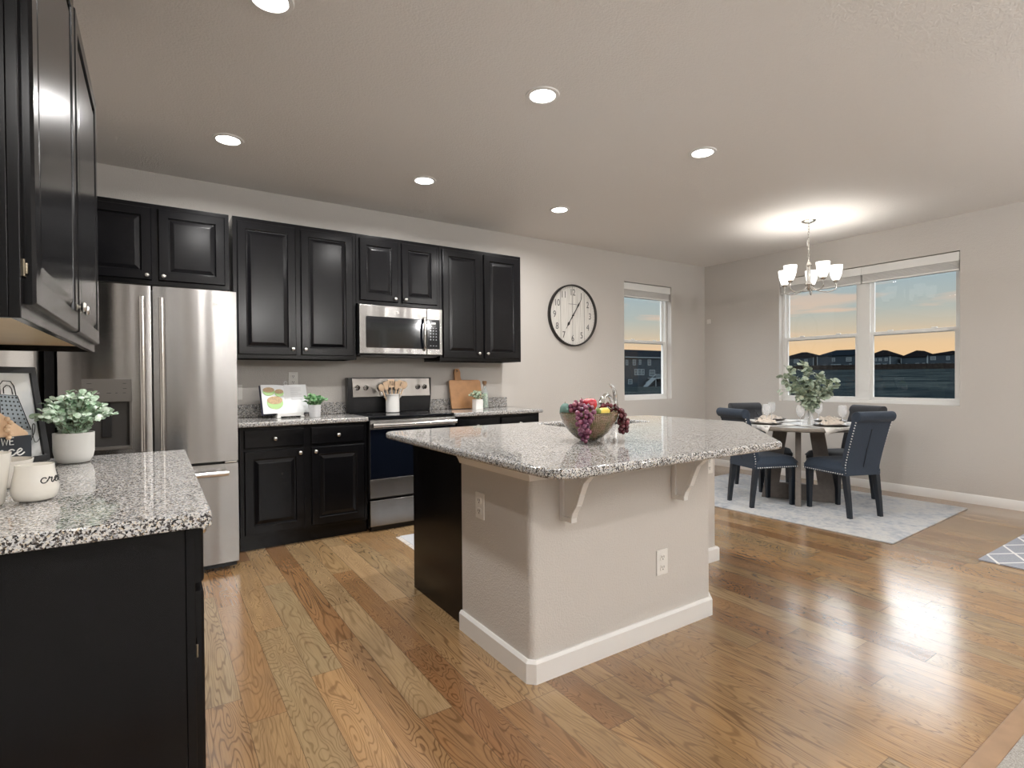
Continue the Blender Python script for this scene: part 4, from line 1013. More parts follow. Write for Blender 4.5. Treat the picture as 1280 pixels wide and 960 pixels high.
# ================================================================ clock
def clock():
    t = thing('wall_clock', 'large round wall clock with white plank face and thin dark rim', 'clock', (3.985, WY, 1.925))
    R = .352
    obj('rim', MB().lathe([(R-.016, -.012), (R-.016, -.040), (R-.004, -.044), (R, -.036), (R, 0), (R-.016, 0)], 96, axis='y', cap=False), pbr('dark_bronze_rim', (.045, .042, .04), .4, .6), t, smooth=40)
    m, nt, b = newmat('whitewashed_planks'); s = nt.sep(nt.obj())
    n = nt.noise(nt.xyz(nt.math('MULTIPLY', s[0], 90.0), 0.0, nt.math('MULTIPLY', s[2], 3.0)), 1, 4); nt.l.new(nt.ramp(n.outputs[0], [(.35, (.60, .58, .54)), (.6, (.78, .76, .72))]), b.inputs['Base Color']); b.inputs['Roughness'].default_value = .5
    face = obj('face', MB().lathe([(.0001, -.012), (R-.015, -.012)], 96, axis='y', cap=False), m, t)
    g = MB()
    for x in (-.175, 0, .175):
        h = math.sqrt((R-.018)**2-x*x); g.box(x-.0022, x+.0022, -.0130, -.0121, -h, h)
    obj('plank_lines', g, pbr('grey_plank_gap', (.16, .15, .14), .7), face)
    ink = pbr('grey_numeral_ink', (.10, .10, .10), .6)
    num = bpy.data.curves
    bmn = bmesh.new()
    for k in range(1, 13):
        a = math.radians(90-30*k); me = text_mesh(str(k), .105, .0006, ink)
        me.transform(Matrix.Translation((.262*math.cos(a), -.0135, .262*math.sin(a))) @ Matrix.Rotation(PI/2, 4, 'X') @ Matrix.Scale(.82, 4, (1, 0, 0)))
        bmn.from_mesh(me)
    me = bpy.data.meshes.new('numerals'); bmn.to_mesh(me); bmn.free(); me.materials.append(ink); obj('numerals', me, None, face)
    tk = MB()
    for k in range(60):
        a = math.radians(6*k); tk.add([( (R-.028)*math.cos(a)+s_*.0015*math.sin(a), -.0128, (R-.028)*math.sin(a)-s_*.0015*math.cos(a)) for s_ in (-1, 1)]+[((R-.036)*math.cos(a)+s_*.0015*math.sin(a), -.0128, (R-.036)*math.sin(a)-s_*.0015*math.cos(a)) for s_ in (1, -1)], [(0, 1, 2, 3)])
    obj('minute_marks', tk, ink, face)
    def hand(deg, L, w_, tail):
        mb = MB().prism([(-.004, -tail), (.004, -tail), (.0035, L*.45), (w_, L*.62), (.002, L*.8), (.0008, L), (-.0008, L), (-.002, L*.8), (-w_, L*.62), (-.0035, L*.45)], -.002, .002, 'y')
        return mb.xform(Matrix.Translation((0, -.022 if L > .2 else -.018, 0)) @ Matrix.Rotation(math.radians(deg), 4, 'Y'))
    obj('minute_hand', hand(33, .235, .010, .05), M['black_ink'], t); obj('hour_hand', hand(213, .185, .016, .04), M['black_ink'], t)
    obj('hub', MB().cyl((0, -.028, 0), .009, .016, 16, 'y'), M['black_ink'], t)
    obj('maker_line', MB().box(-.06, .06, -.0132, -.0124, .128, .132), ink, face)
clock()
tag(obj('wall_sensor', MB().box(WX-.018, WX-.001, 4.640, 4.700, 1.945, 2.005), M['plate_plastic'], None, .006), 'small square white sensor on the wall near the room corner', 'sensor')

# ================================================================ blinds
def blind(name, label, axis, a0, a1, z0, z1, pos):
    t = thing(name, label, 'window blind', (0, 0, 0), 0, None)
    def bx(mb, a, b_, t0, t1, c, d_): return mb.box(a, b_, pos+t0, pos+t1, c, d_) if axis == 'x' else mb.box(pos+t0, pos+t1, a, b_, c, d_)
    mb = MB(); k = 9; h = (z1-z0-.078)/k
    for i in range(k): bx(mb, a0+.006, a1-.006, .012, .056, z0+.014+i*h, z0+.014+i*h+h*.62)
    obj('slat_stack', mb, M['blindslat'], t, .001)
    m2 = MB(); bx(m2, a0+.004, a1-.004, .008, .060, z0, z0+.014); obj('bottom_rail', m2, M['vinyl'], t, .003)
    m3 = MB(); bx(m3, a0, a1, .010, .062, z1-.062, z1); obj('head_rail', m3, M['vinyl'], t, .002)
    m4 = MB(); bx(m4, a0-.002, a1+.002, 0, .008, z1-.088, z1); obj('valance', m4, M['vinyl'], t, .003)
    return t
M['blindslat'] = pbr('pale_grey_slats', (.84, .83, .81), .45)
blind('window_blind', 'raised white blind above the narrow window by the clock', 'x', KW[0]+.01, KW[1]-.01, 2.215, 2.392, WY+.008)
blind('window_blind', 'raised white blind over the right pane of the dining window', 'y', BW[0]+.006, 2.757, 2.215, 2.392, WX+.008)
blind('window_blind', 'raised white blind over the left pane behind the chandelier', 'y', 2.763, BW[1]-.006, 2.215, 2.392, WX+.008)

# ================================================================ chandelier
def chandelier():
    CX, CY = 5.37, 2.785
    t = thing('chandelier', 'brushed nickel chandelier with five lit white glass shades over the table', 'chandelier', (CX, CY, CH))
    obj('canopy', MB().lathe([(.0001, -.028), (.02, -.027), (.055, -.012), (.066, -.002), (.066, 0)], 32), M['nickel'], t, smooth=50)
    ch = MB(); z = -.028; i = 0
    while z > -.375:
        ax = (1, 0) if i % 2 == 0 else (0, 1)
        ch.tube([(ax[0]*.009*math.cos(a*PI/5), ax[1]*.009*math.cos(a*PI/5), z-.014+.017*math.sin(a*PI/5)) for a in range(10)], .0024, 6, closed=True)
        z -= .027; i += 1
    obj('chain', ch, M['nickel'], t)
    obj('cord', MB().tube(catmull([(0, 0, -.03), (.012, 0, -.14), (-.010, .008, -.22), (.010, 0, -.30), (0, 0, -.40)], 6), .002, 6), M['plate_plastic'], t)
    obj('centre_column', MB().lathe([(.0001, -.385), (.007, -.39), (.010, -.405), (.016, -.41), (.030, -.440), (.018, -.452), (.018, -.60), (.034, -.625), (.020, -.66), (.012, -.68), (.0001, -.69)], 24), M['nickel'], t, smooth=50)
    me = None
    for k in range(5):
        a = math.radians(-122.6+72*k); ca, sa = math.cos(a), math.sin(a); R = .235
        arm = obj('arm', MB().tube(catmull([(ca*.015, sa*.015, -.640), (ca*.08, sa*.08, -.690), (ca*.17, sa*.17, -.705), (ca*.235, sa*.235, -.680), (ca*R, sa*R, -.640), (ca*R, sa*R, -.615)], 6), .0055, 8), M['nickel'], t, smooth=60)
        obj('socket_cup', MB().lathe([(.008, -.625), (.020, -.615), (.026, -.600), (.0001, -.598)], 16, (ca*R, sa*R, 0)), M['nickel'], arm)
        s = obj('glass_shade', MB().lathe([(.022, -.603), (.034, -.585), (.048, -.545), (.056, -.500), (.060, -.455), (.0575, -.455), (.0535, -.50), (.046, -.545), (.032, -.582), (.022, -.599)], 28, (ca*R, sa*R, 0), cap=False), M['shade'], arm, smooth=60)
        ld = bpy.data.lights.new('bulb', 'POINT'); ld.energy = CHAND_POWER; ld.color = (1, .96, .90); ld.shadow_soft_size = .022
        lo = bpy.data.objects.new('bulb', ld); COL.objects.link(lo); lo.parent = t; lo.location = (ca*R, sa*R, -.50)
M['shade'] = pbr('lit_frosted_glass', (.9, .9, .88), .5, emit=(1, .97, .92), estr=1.5)
chandelier()

# ================================================================ dining area
def mat_rug():
    m, nt, b = newmat('faded_blue_white_rug'); o = nt.obj()
    n1 = nt.noise(o, 3.2, 6, .7); n2 = nt.noise(o, 26, 5, .7); v = nt.node('ShaderNodeTexVoronoi'); nt.l.new(o, v.inputs['Vector']); v.inputs['Scale'].default_value = 7
    f = nt.math('ADD', nt.math('MULTIPLY', n1.outputs[0], .55), nt.math('MULTIPLY', n2.outputs[0], .45))
    c = nt.ramp(f, [(.36, (.28, .31, .36)), (.47, (.46, .475, .50)), (.56, (.58, .575, .56)), (.66, (.40, .415, .44))])
    c = nt.mix(nt.ramp(v.outputs['Distance'], [(.10, .35), (.22, 0)]), c, (.46, .50, .57))
    nt.l.new(c, b.inputs['Base Color']); b.inputs['Roughness'].default_value = .95; n3 = nt.noise(o, 300, 2); nt.l.new(nt.bump(n3.outputs[0], .5, .003), b.inputs['Normal']); return m
rug = obj('area_rug', MB().prism(round_poly([(-.86, -1.15), (.86, -1.15), (.86, 1.15), (-.86, 1.15)], .01), .001, .010), mat_rug(), None, .002)
tag(rug, 'pale blue-grey distressed rug under the dining table', 'rug'); rug.location = (5.195, 2.865, 0); rug.rotation_euler = (0, 0, math.radians(2.2))
m, nt, b = newmat('grey_trellis_rug'); o = nt.obj(); s = nt.sep(o)
def tri(a): return nt.math('ABSOLUTE', nt.math('SUBTRACT', nt.math('FRACT', a), .5))
d1 = tri(nt.math('ADD', nt.math('MULTIPLY', s[0], 3.0), nt.math('MULTIPLY', s[1], 5.0))); d2 = tri(nt.math('SUBTRACT', nt.math('MULTIPLY', s[0], 3.0), nt.math('MULTIPLY', s[1], 5.0)))
l_ = nt.math('LESS_THAN', nt.math('MINIMUM', d1, d2), .045); nn = nt.noise(o, 220, 3)
nt.l.new(nt.mix(l_, nt.ramp(nn.outputs[0], [(.3, (.24, .26, .31)), (.7, (.42, .44, .49))]), (.78, .78, .77)), b.inputs['Base Color']); b.inputs['Roughness'].default_value = .95; nt.l.new(nt.bump(nn.outputs[0], .5, .003), b.inputs['Normal'])
r2 = obj('floor_mat', MB().box(0, 1.55, -.95, 0, .001, .010), m, None, .002); r2.location = (4.455, 1.225, 0); tag(r2, 'grey mat with a white diamond trellis at the right edge', 'rug')
m3 = obj('kitchen_mat', MB().box(0, 1.2, -.50, 0, .001, .007), pbr('pale_woven_mat', (.50, .51, .53), .95, var=(40, .12), bump=(200, .4, .002)), None, .001); m3.location = (1.545, 3.895, 0); m3.rotation_euler = (0, 0, -.02)
tag(m3, 'pale fringed mat on the floor between the range and the island', 'rug')
fr_ = MB()
for i in range(46): y = -.495+i*.0108; fr_.tube([(0, y, .004), (-.018, y+random.uniform(-.004, .004), .003), (-.032, y+random.uniform(-.008, .008), .0025)], .0018, 4)
obj('fringe', fr_, M['linen'], m3)

# table
TC = Vector((5.20, 2.80)); TA = math.radians(-62)      # centre, direction of the wide face panel
TB = thing('dining_table', 'round grey wood dining table on a crossed panel base, set for four', 'table', (TC.x, TC.y, .010))
obj('tabletop', MB().lathe([(.0001, .700), (.50, .700), (.545, .712), (.550, .722), (.550, .738), (.546, .742), (.0001, .742)], 72, cap=False), M['table_top'], TB, smooth=30)
def base_panel(ang):
    H = .700; out_ = [(-.325, 0), (.325, 0), (.215, H), (-.215, H)]; inn = [(-.165, .155), (.165, .155), (.095, H-.04), (-.095, H-.04)]
    me = slab_mesh('base_panel', out_, [inn], -.024, .024, M['table_wood'])
    rot = Matrix.Rotation(ang, 4, 'Z')
    for v in me.vertices: x_, y_, z_ = v.co; v.co = rot @ Vector((x_, -z_, y_))
    me.flip_normals(); return obj('base_panel', me, None, TB, .003)
base_panel(TA); base_panel(TA+PI/2)
# placemats, chargers, plates, napkins, glasses
TZ = .752
CAMD = math.atan2(-2.80, -5.20)     # bearing of the kitchen from the table
seat_dirs = [(CAMD-math.radians(47), 'left front'), (CAMD+math.radians(44), 'right front'), (CAMD+math.radians(133), 'right back'), (CAMD-math.radians(136), 'left back')]
def placemat(loc, rz, label):
    mb = MB(); n = 14; S = .215; vs = []; fs = []
    for i in range(n+1):
        for j in range(n+1):
            x = -.20+.40*i/n*1.0; y = -S+2*S*j/n
            px, py = .365+x, y
            r = math.hypot(px, py); z = .0035
            if r > .548:
                k = r-.548; dd = min(k, .01); z -= max(0, k-.004)*1.1+.003 if k > .004 else 0
                f_ = (.548+min(k, .006)+max(0, k-.006)*.25)/r; px *= f_; py *= f_
            vs.append((px, py, z))
    for i in range(n):
        for j in range(n): a = i*(n+1)+j; fs.append((a, a+n+1, a+n+2, a+1))
    mb.add(vs, fs)
    o = obj('placemat', mb, M['linen'], None, smooth=60); md = o.modifiers.new('thick', 'SOLIDIFY'); md.thickness = .0022; md.offset = 1
    o.location = loc; o.rotation_euler = (0, 0, rz); return tag(o, label, 'placemat', 'white linen placemats')
plm = {'left front': 'white linen placemat on the table before the left front chair', 'right front': 'white linen placemat before the right front chair', 'right back': 'white linen placemat at the far right place by the window', 'left back': 'white linen placemat at the far left place'}
for a, nm in seat_dirs: placemat((TC.x, TC.y, TZ), a, plm[nm])
cpr = [(.0001, 0), (.095, 0), (.135, .008), (.150, .014), (.150, .017), (.132, .012), (.094, .005), (.0001, .005)]
ppr = [(.0001, 0), (.070, 0), (.100, .008), (.120, .014), (.120, .016), (.098, .012), (.068, .004), (.0001, .004)]
chg = obj('charger_plate', MB().lathe(cpr, 40, cap=False), M['charger'], None, smooth=40); plt = obj('dinner_plate', MB().lathe(ppr, 40, cap=False), M['ceramic'], None, smooth=40)
def napkin_mesh(seed):
    rn = random.Random(seed); mb = MB(); n = 34; vs = []; fs = []
    ph = [rn.uniform(0, 6) for _ in range(6)]
    for i in range(n+1):
        for j in range(n+1):
            u_, v_ = 2*i/n-1, 2*j/n-1
            x = u_*.125*(1-.25*v_*v_)+.008*math.sin(7*v_+ph[0]); y = v_*.085*(1-.3*u_*u_)+.01*math.sin(6*u_+ph[1])
            env = max(0, 1-(u_*u_*.8+v_*v_*.9))**.5
            z = .004+env*(.026+.012*math.sin(9*v_+3*math.sin(3*u_+ph[2])+ph[3])+.008*math.sin(11*u_+4*v_+ph[4]))
            vs.append((x, y, z))
    for i in range(n):
        for j in range(n): a = i*(n+1)+j; fs.append((a, a+n+1, a+n+2, a+1))
    return mb.add(vs, fs).mesh('napkin', M['napkin'], 70)
def goblet():
    t = thing('wine_glass', '', 'wine glass', (0, 0, 0), 0, 'wine glasses on the dining table')
    obj('bowl', MB().lathe([(.004, .086), (.020, .094), (.032, .115), (.036, .140), (.034, .170), (.030, .195), (.0290, .195), (.033, .170), (.0345, .140), (.031, .116), (.019, .096), (.0001, .090)], 28, cap=False), M['crystal'], t, smooth=60)
    obj('stem', MB().lathe([(.0001, .0), (.034, .0), (.034, .002), (.010, .006), (.0045, .016), (.0038, .05), (.0045, .082), (.008, .088), (.0001, .090)], 24, cap=False), M['crystal'], t, smooth=60)
    return t
gob = goblet()
desc = {'left front': 'at the left front place', 'right front': 'at the right front place', 'right back': 'at the far right place', 'left back': 'at the far left place'}
gpos = {'left front': (4.86, 2.92), 'right front': (5.12, 2.36), 'right back': (5.46, 2.74), 'left back': (5.25, 3.10)}
gl_label = {'left front': 'wine glass at the far left of the table beside the left front plate', 'right front': 'wine glass beside the plate at the right front chair', 'right back': 'wine glass just right of the vase of greenery', 'left back': 'wine glass towards the far left place at the back of the table'}
first = True
for idx, (a, nm) in enumerate(seat_dirs):
    cx, cy = TC.x+.375*math.cos(a), TC.y+.375*math.sin(a)
    c = chg if first else copy_tree(chg); place(c, (cx, cy, TZ+.0062), 0); tag(c, 'dark round charger plate '+desc[nm], 'charger plate', 'dark charger plates')
    p = plt if first else copy_tree(plt); place(p, (cx, cy, TZ+.0118), 0); tag(p, 'white plate on the charger '+desc[nm], 'plate', 'white plates on chargers')
    n_ = obj('napkin', napkin_mesh(idx+4), None, None); md = n_.modifiers.new('thick', 'SOLIDIFY'); md.thickness = .002; place(n_, (cx, cy, TZ+.0165), a+PI/2); tag(n_, 'crumpled beige napkin on the plate '+desc[nm], 'napkin', 'beige napkins')
    g = gob if first else copy_tree(gob); place(g, (*gpos[nm], TZ), 0, gl_label[nm])
    first = False
g = copy_tree(gob); place(g, (4.90, 2.62, TZ), 0, 'wine glass just left of the vase of greenery, nearest the island')
# vase with eucalyptus
VS = thing('vase', 'clear glass flask vase in the middle of the dining table', 'vase', (4.985, 2.585, TZ))
obj('glass', MB().lathe([(.0001, .002), (.050, .002), (.055, .010), (.050, .035), (.030, .105), (.018, .135), (.016, .155), (.024, .172), (.0225, .173), (.014, .155), (.016, .135), (.027, .105), (.046, .035), (.050, .012), (.0001, .008)], 32, cap=False), M['crystal'], VS, smooth=60)
obj('glass_ribs', MB().tube([(.050*math.cos(.4), .050*math.sin(.4), .02), (.017*math.cos(.4), .017*math.sin(.4), .135)], .0016, 5).tube([(.050*math.cos(3.4), .050*math.sin(3.4), .02), (.017*math.cos(3.4), .017*math.sin(3.4), .135)], .0016, 5).tube([(.050*math.cos(5.1), .050*math.sin(5.1), .02), (.017*math.cos(5.1), .017*math.sin(5.1), .135)], .0016, 5), M['dark_void'], VS)
EU = thing('eucalyptus_branches', 'sage green eucalyptus branches fanning out of the glass vase', 'plant', (4.985, 2.585, TZ+.01))
Rv = Vector((.833, -.553, 0)); Dv = Vector((.553, .833, 0)); Up = Vector((0, 0, 1))
stm = MB(); lv = MB(); re = random.Random(5)
tips = [(-.23, .0, .44), (-.17, .05, .52), (-.08, -.04, .56), (-.10, .08, .44), (.0, .02, .50), (.06, -.05, .46), (.14, .03, .42), (.22, -.02, .40), (.27, .04, .37), (-.20, -.05, .36), (-.02, -.06, .40), (.10, .07, .36), (-.13, -.07, .31), (.20, .06, .31)]
for (a, b_, z) in tips:
    tip = Rv*a+Dv*b_+Up*z; base = Rv*a*.05+Up*.0; mid = Rv*a*.22+Dv*b_*.3+Up*(z*.58)
    path = catmull([base, Up*.15+Rv*a*.05, mid, tip], 8); stm.tube(path, .0022, 5)
    m_ = len(path)
    for i in range(int(m_*.50), m_):
        for s_ in range(3):
            d_ = Vector((re.gauss(0, 1), re.gauss(0, 1), re.gauss(.1, .7)))
            leaf(lv, path[i]+d_.normalized()*.004, d_, Vector((re.gauss(0, .5), re.gauss(0, .5), 1)), re.uniform(.045, .068), re.uniform(.044, .062), .15, True)
for (a, z) in ((-.315, .30), (-.295, .275)): leaf(lv, Rv*(a+.06)+Up*(z+.03), Rv*-.05+Up*-.04+Dv*.01, Dv, .05, .02); stm.tube([Rv*-.16+Up*.31, Rv*(a+.06)+Up*(z+.03)], .0014, 4)
obj('leaves', lv, M['euc'], EU, smooth=60); obj('stems', stm, M['stem'], EU)
# cutlery
def cutlery(kind, a, off, label):
    t = thing(kind, label, kind, (TC.x+.375*math.cos(a)-off*math.sin(a), TC.y+.375*math.sin(a)+off*math.cos(a), TZ+.0065), a)
    obj('metal', MB().box(-.09, .02, -.004, .004, 0, .0025).box(.02, .09, -.010, .010, 0, .0025) if kind == 'fork' else MB().box(-.09, .0, -.005, .005, 0, .0025).prism([(0, -.006), (.09, -.008), (.10, .004), (0, .006)], 0, .002), M['chrome'], t, .001)
for a, nm in seat_dirs[:2]:
    cutlery('fork', a, .172, 'silver fork beside the plate '+desc[nm]); cutlery('knife', a, -.172, 'silver knife beside the plate '+desc[nm])

# chairs: parsons style, rolled back, front faces +y
def chair(fabric, tufted=False):
    t = thing('dining_chair', '', 'chair', (0, 0, .011), 0, 'upholstered dining chairs')
    seat = MB().prism(round_poly([(-.215, -.20), (.215, -.20), (.230, .255), (-.230, .255)], [.01, .01, .05, .05]), .375, .425)
    s1 = obj('seat_rail', seat, fabric, t, .006)
    cu = MB(); n = 14; vs = []; fs = []
    for i in range(n+1):
        for j in range(n+1):
            u_, v_ = 2*i/n-1, 2*j/n-1
            wx = .215+.015*(v_+1)/2; x = u_*wx*(1-.02*v_**8); y = .0275+v_*.232*(1-.03*u_**8)
            e_ = (1-abs(u_)**6)*(1-abs(v_)**6); z = .425+.068*e_**.45
            vs.append((x, y, z))
    for i in range(n):
        for j in range(n): a = i*(n+1)+j; fs.append((a, a+n+1, a+n+2, a+1))
    base_n = len(vs); cu.add(vs, fs); cu.box(-.215, .215, -.19, .24, .415, .427)
    obj('seat_cushion', cu, fabric, t, smooth=60)
    # back: side profile (y,z)
    fr = [(-.150, .375), (-.148, .46), (-.165, .60), (-.190, .75), (-.215, .86), (-.205, .90), (-.215, .935), (-.245, .955), (-.280, .950), (-.302, .922), (-.300, .890), (-.282, .868), (-.262, .855), (-.245, .74), (-.225, .60), (-.208, .46), (-.205, .375)]
    fr = [tuple(p)[:2] for p in catmull([(a, b_, 0) for a, b_ in fr], 3)]
    mb = MB(); n = len(fr); secs = [(-1, .90), (-.985, .97), (-.95, 1), (0, 1), (.95, 1), (.985, .97), (1, .90)]
    cy_ = sum(p[0] for p in fr)/n
    vs = []
    for s_, k in secs:
        for (y, z) in fr:
            hw = .195+.012*max(0, min(1, (z-.45)/.45)); 
            # contract around local centreline
            cl = -.177-.085*max(0, (z-.4)/.55)
            vs.append((s_*hw, cl+(y-cl)*k-.06*max(0, (z-.46)/.5)**1.2, z if z < .93 else .93+(z-.93)*(k if k < 1 else 1)))
    fs = []
    m_ = len(secs)
    for i in range(m_-1):
        for j in range(n): fs.append((i*n+j, i*n+(j+1) % n, (i+1)*n+(j+1) % n, (i+1)*n+j))
    fs += [tuple(range(n)), tuple(range((m_-1)*n, m_*n))[::-1]]
    mb.add(vs, fs); bk = obj('backrest', mb, fabric, t, smooth=50)
    if tufted:
        for zz in (.60, .74, .86):
            for xx in ((-.11, 0, .11) if zz != .74 else (-.16, -.055, .055, .16)):
                yy = {.60: -.176, .74: -.217, .86: -.260}[zz]
                obj('tuft_button', MB().ball((xx, yy+.001, zz), .010, 8, 1, .6, 1), fabric, bk)
        pl = MB()
        for zz0, zz1 in ((.60, .74), (.74, .86)):
            for xx in (-.11, 0, .11): pl.tube([(xx, -.177 if zz0 == .60 else -.260, .60 if zz0 == .60 else .86), (xx+.055, -.218, .74)], .0028, 5).tube([(xx, -.177 if zz0 == .60 else -.260, .60 if zz0 == .60 else .86), (xx-.055, -.218, .74)], .0028, 5)
        obj('tufting_folds', pl, fabric, bk)
    obj('back_seam', MB().tube([(0, -.2085, .45), (0, -.2395, .60), (0, -.2760, .74), (0, -.293, .80)], .0022, 5), M['black_plastic'], bk)
    # nailheads
    for s_ in (-1, 1):
        nh = MB()
        for i in range(19):
            f = i/18; nh.ball((s_*(.2195+.0115*f), -.185+.42*f, .388), .0062, 6)
        for i in range(20):
            z = .40+.46*i/19; yc = -.196-.070*max(0, (z-.46)/.42)**1.05-.06*max(0, (z-.46)/.5)**1.2; hw = .195+.012*max(0, min(1, (z-.45)/.45)); nh.ball((s_*(hw+.0005), yc, z), .0062, 6)
        obj('nailhead_trim', nh, M['nail'], t, smooth=60)
    nh = MB()
    for i in range(18): nh.ball((-.20+.40*i/17, .2555, .388), .0062, 6)
    obj('nailhead_trim', nh, M['nail'], t, smooth=60)
    for sx, sy in ((-1, 1), (1, 1), (-1, -1), (1, -1)):
        x = sx*.178; y0 = .215 if sy > 0 else -.180; y1 = y0+(0 if sy > 0 else -.045); w1, w0 = .024, .017
        pts = []
        for (yy, z, hw) in ((y1, 0, w0), (y0*.25+y1*.75 if sy < 0 else y0, .12, w0+.002), (y0, .378, w1)):
            pts += [(x-hw, yy-hw, z), (x+hw, yy-hw, z), (x+hw, yy+hw, z), (x-hw, yy+hw, z)]
        f_ = [(3, 2, 1, 0), (8, 9, 10, 11)]
        for k in range(2):
            for i in range(4): f_.append((k*4+i, k*4+(i+1) % 4, (k+1)*4+(i+1) % 4, (k+1)*4+i))
        obj('leg', MB().add(pts, f_), M['navy_leg'], t, .002)
    return t
cA = chair(M['navy']); cB = chair(M['charcoal_fabric'], True)
for c_ in (cA, cB): c_.scale = (.88, 1, .945)
def face(o, bx, by, tx, ty, label):
    a = math.atan2(ty-by, tx-bx)-PI/2; place(o, (bx, by, .011), a, label); return o
face(cA, 4.79, 2.94, 5.20, 2.80, 'navy dining chair with silver nailheads at the left front, partly behind the island corner')
c2 = copy_tree(cA); face(c2, 5.065, 2.33, 5.22, 2.75, 'navy rolled-back dining chair at the right front with its back to the viewer')
face(cB, 5.45, 3.33, 5.22, 2.82, 'tufted charcoal dining chair at the far left of the table, facing the viewer')
c4 = copy_tree(cB); face(c4, 5.66, 2.62, 5.25, 2.79, 'tufted charcoal dining chair by the window, mostly hidden behind the right front chair')

# ================================================================ outside
def gz(x, y):
    r = math.hypot(x, y); az = math.degrees(math.atan2(y, x)); f = max(0, min(1, (39-az)/8)) if x > 0 else 0
    if az < -20: f = 0
    f = f*f*(3-2*f)
    return (-.6-.6*r/150)*(1-f)+(-.6+4.35*min(1.2, r/240))*f
def mat_ground():
    m, nt, b = newmat('dusky_field_grass'); o = nt.obj(); s = nt.sep(o)
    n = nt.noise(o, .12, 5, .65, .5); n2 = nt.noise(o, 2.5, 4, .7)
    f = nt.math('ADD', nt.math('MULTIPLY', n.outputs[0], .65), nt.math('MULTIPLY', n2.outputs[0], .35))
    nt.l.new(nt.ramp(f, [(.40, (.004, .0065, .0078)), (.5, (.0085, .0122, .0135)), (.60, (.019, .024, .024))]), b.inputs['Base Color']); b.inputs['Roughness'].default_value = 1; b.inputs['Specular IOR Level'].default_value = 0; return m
gm = MB(); nr, na = 26, 96; vs = []; fs = []
rads = [9]+[9*(1.145**i) for i in range(1, nr)]
for r_ in rads:
    for k in range(na): a = 2*PI*k/na; x, y = 2+r_*math.cos(a), r_*math.sin(a); vs.append((x, y, gz(x, y)))
for i in range(nr-1):
    for k in range(na): fs.append((i*na+k, i*na+(k+1) % na, (i+1)*na+(k+1) % na, (i+1)*na+k))
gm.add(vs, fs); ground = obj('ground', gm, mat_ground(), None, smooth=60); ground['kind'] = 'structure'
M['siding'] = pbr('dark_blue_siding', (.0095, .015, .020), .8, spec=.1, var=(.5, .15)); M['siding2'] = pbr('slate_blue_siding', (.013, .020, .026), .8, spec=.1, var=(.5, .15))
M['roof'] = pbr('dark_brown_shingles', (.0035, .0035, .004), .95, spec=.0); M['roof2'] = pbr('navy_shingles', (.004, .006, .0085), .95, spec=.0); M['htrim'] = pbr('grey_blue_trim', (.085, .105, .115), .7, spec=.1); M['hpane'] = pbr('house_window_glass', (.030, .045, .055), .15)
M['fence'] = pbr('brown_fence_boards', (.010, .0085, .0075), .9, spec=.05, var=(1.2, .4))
def hip(mb, x0, x1, y0, y1, z0, z1, ov=.4, a=.5):
    x0 -= ov; x1 += ov; y0 -= ov; y1 += ov
    if (y1-y0) > (x1-x0):
        c = (x0+x1)/2; k = min((x1-x0)*a, (y1-y0)*.49); r = [(c, y0+k, z1), (c, y1-k, z1)]; f = [(0, 1, 4), (1, 2, 5, 4), (2, 3, 5), (3, 0, 4, 5)]
    else:
        c = (y0+y1)/2; k = min((y1-y0)*a, (x1-x0)*.49); r = [(x0+k, c, z1), (x1-k, c, z1)]; f = [(0, 1, 5, 4), (1, 2, 5), (2, 3, 4, 5), (3, 0, 4)]
    mb.add([(x0, y0, z0), (x1, y0, z0), (x1, y1, z0), (x0, y1, z0)]+r, f+[(3, 2, 1, 0)]); return mb
def hwin(parent, face_, at, a0, a1, z0, z1):
    fr = .14
    def bx(mb, a, b_, t, c, d_): return mb.box(at-t, at+.05, a, b_, c, d_) if face_ == 'x' else mb.box(a, b_, at-t, at+.05, c, d_)
    mb = MB(); bx(mb, a0, a1, .08, z0, z0+fr); bx(mb, a0, a1, .08, z1-fr, z1); bx(mb, a0, a0+fr, .08, z0+fr, z1-fr); bx(mb, a1-fr, a1, .08, z0+fr, z1-fr); bx(mb, a0, a1, .08, (z0+z1)/2-.05, (z0+z1)/2+.05)
    w_ = obj('window', mb, M['htrim'], parent); g = MB(); bx(g, a0+fr, a1-fr, .03, z0+fr, z1-fr); obj('pane', g, M['hpane'], w_)
K = 220/115.0
def Z(z): return 1.208+(z-1.208)*K
def house_e(label, y0, y1, eave, ridge, wins, mat, roof, x=220, base=2.3, a=.5, dep=11):
    t = thing('house', label, 'house', (x, 0, 0)); Y0, Y1 = y0*K, y1*K; s = x/220.0
    Y0 *= s; Y1 *= s
    zz = lambda z: 1.208+(z-1.208)*K*s
    obj('walls', MB().box(0, dep, Y0, Y1, zz(base)-1.5, zz(eave)), mat, t)
    obj('roof', hip(MB(), 0, dep, Y0, Y1, zz(eave), zz(ridge), .5, a), roof, t, smooth=0)
    cb = MB()
    for yy in (Y0, Y1): cb.box(-.1, .05, yy-.12, yy+.12, zz(base)-1.2, zz(eave))
    obj('corner_boards', cb, M['htrim'], t)
    for (a0, a1, z0, z1) in wins: hwin(t, 'x', 0, a0*K*s, a1*K*s, zz(z0), zz(z1))
house_e('dark two-storey house at the far left of the dining window view', 58.7, 65.5, 5.25, 6.5, [(61.8, 62.8, 4.1, 4.9), (59.9, 60.6, 4.3, 4.9), (59.6, 60.5, 3.0, 3.5), (62.2, 63, 3, 3.6)], M['siding'], M['roof'])
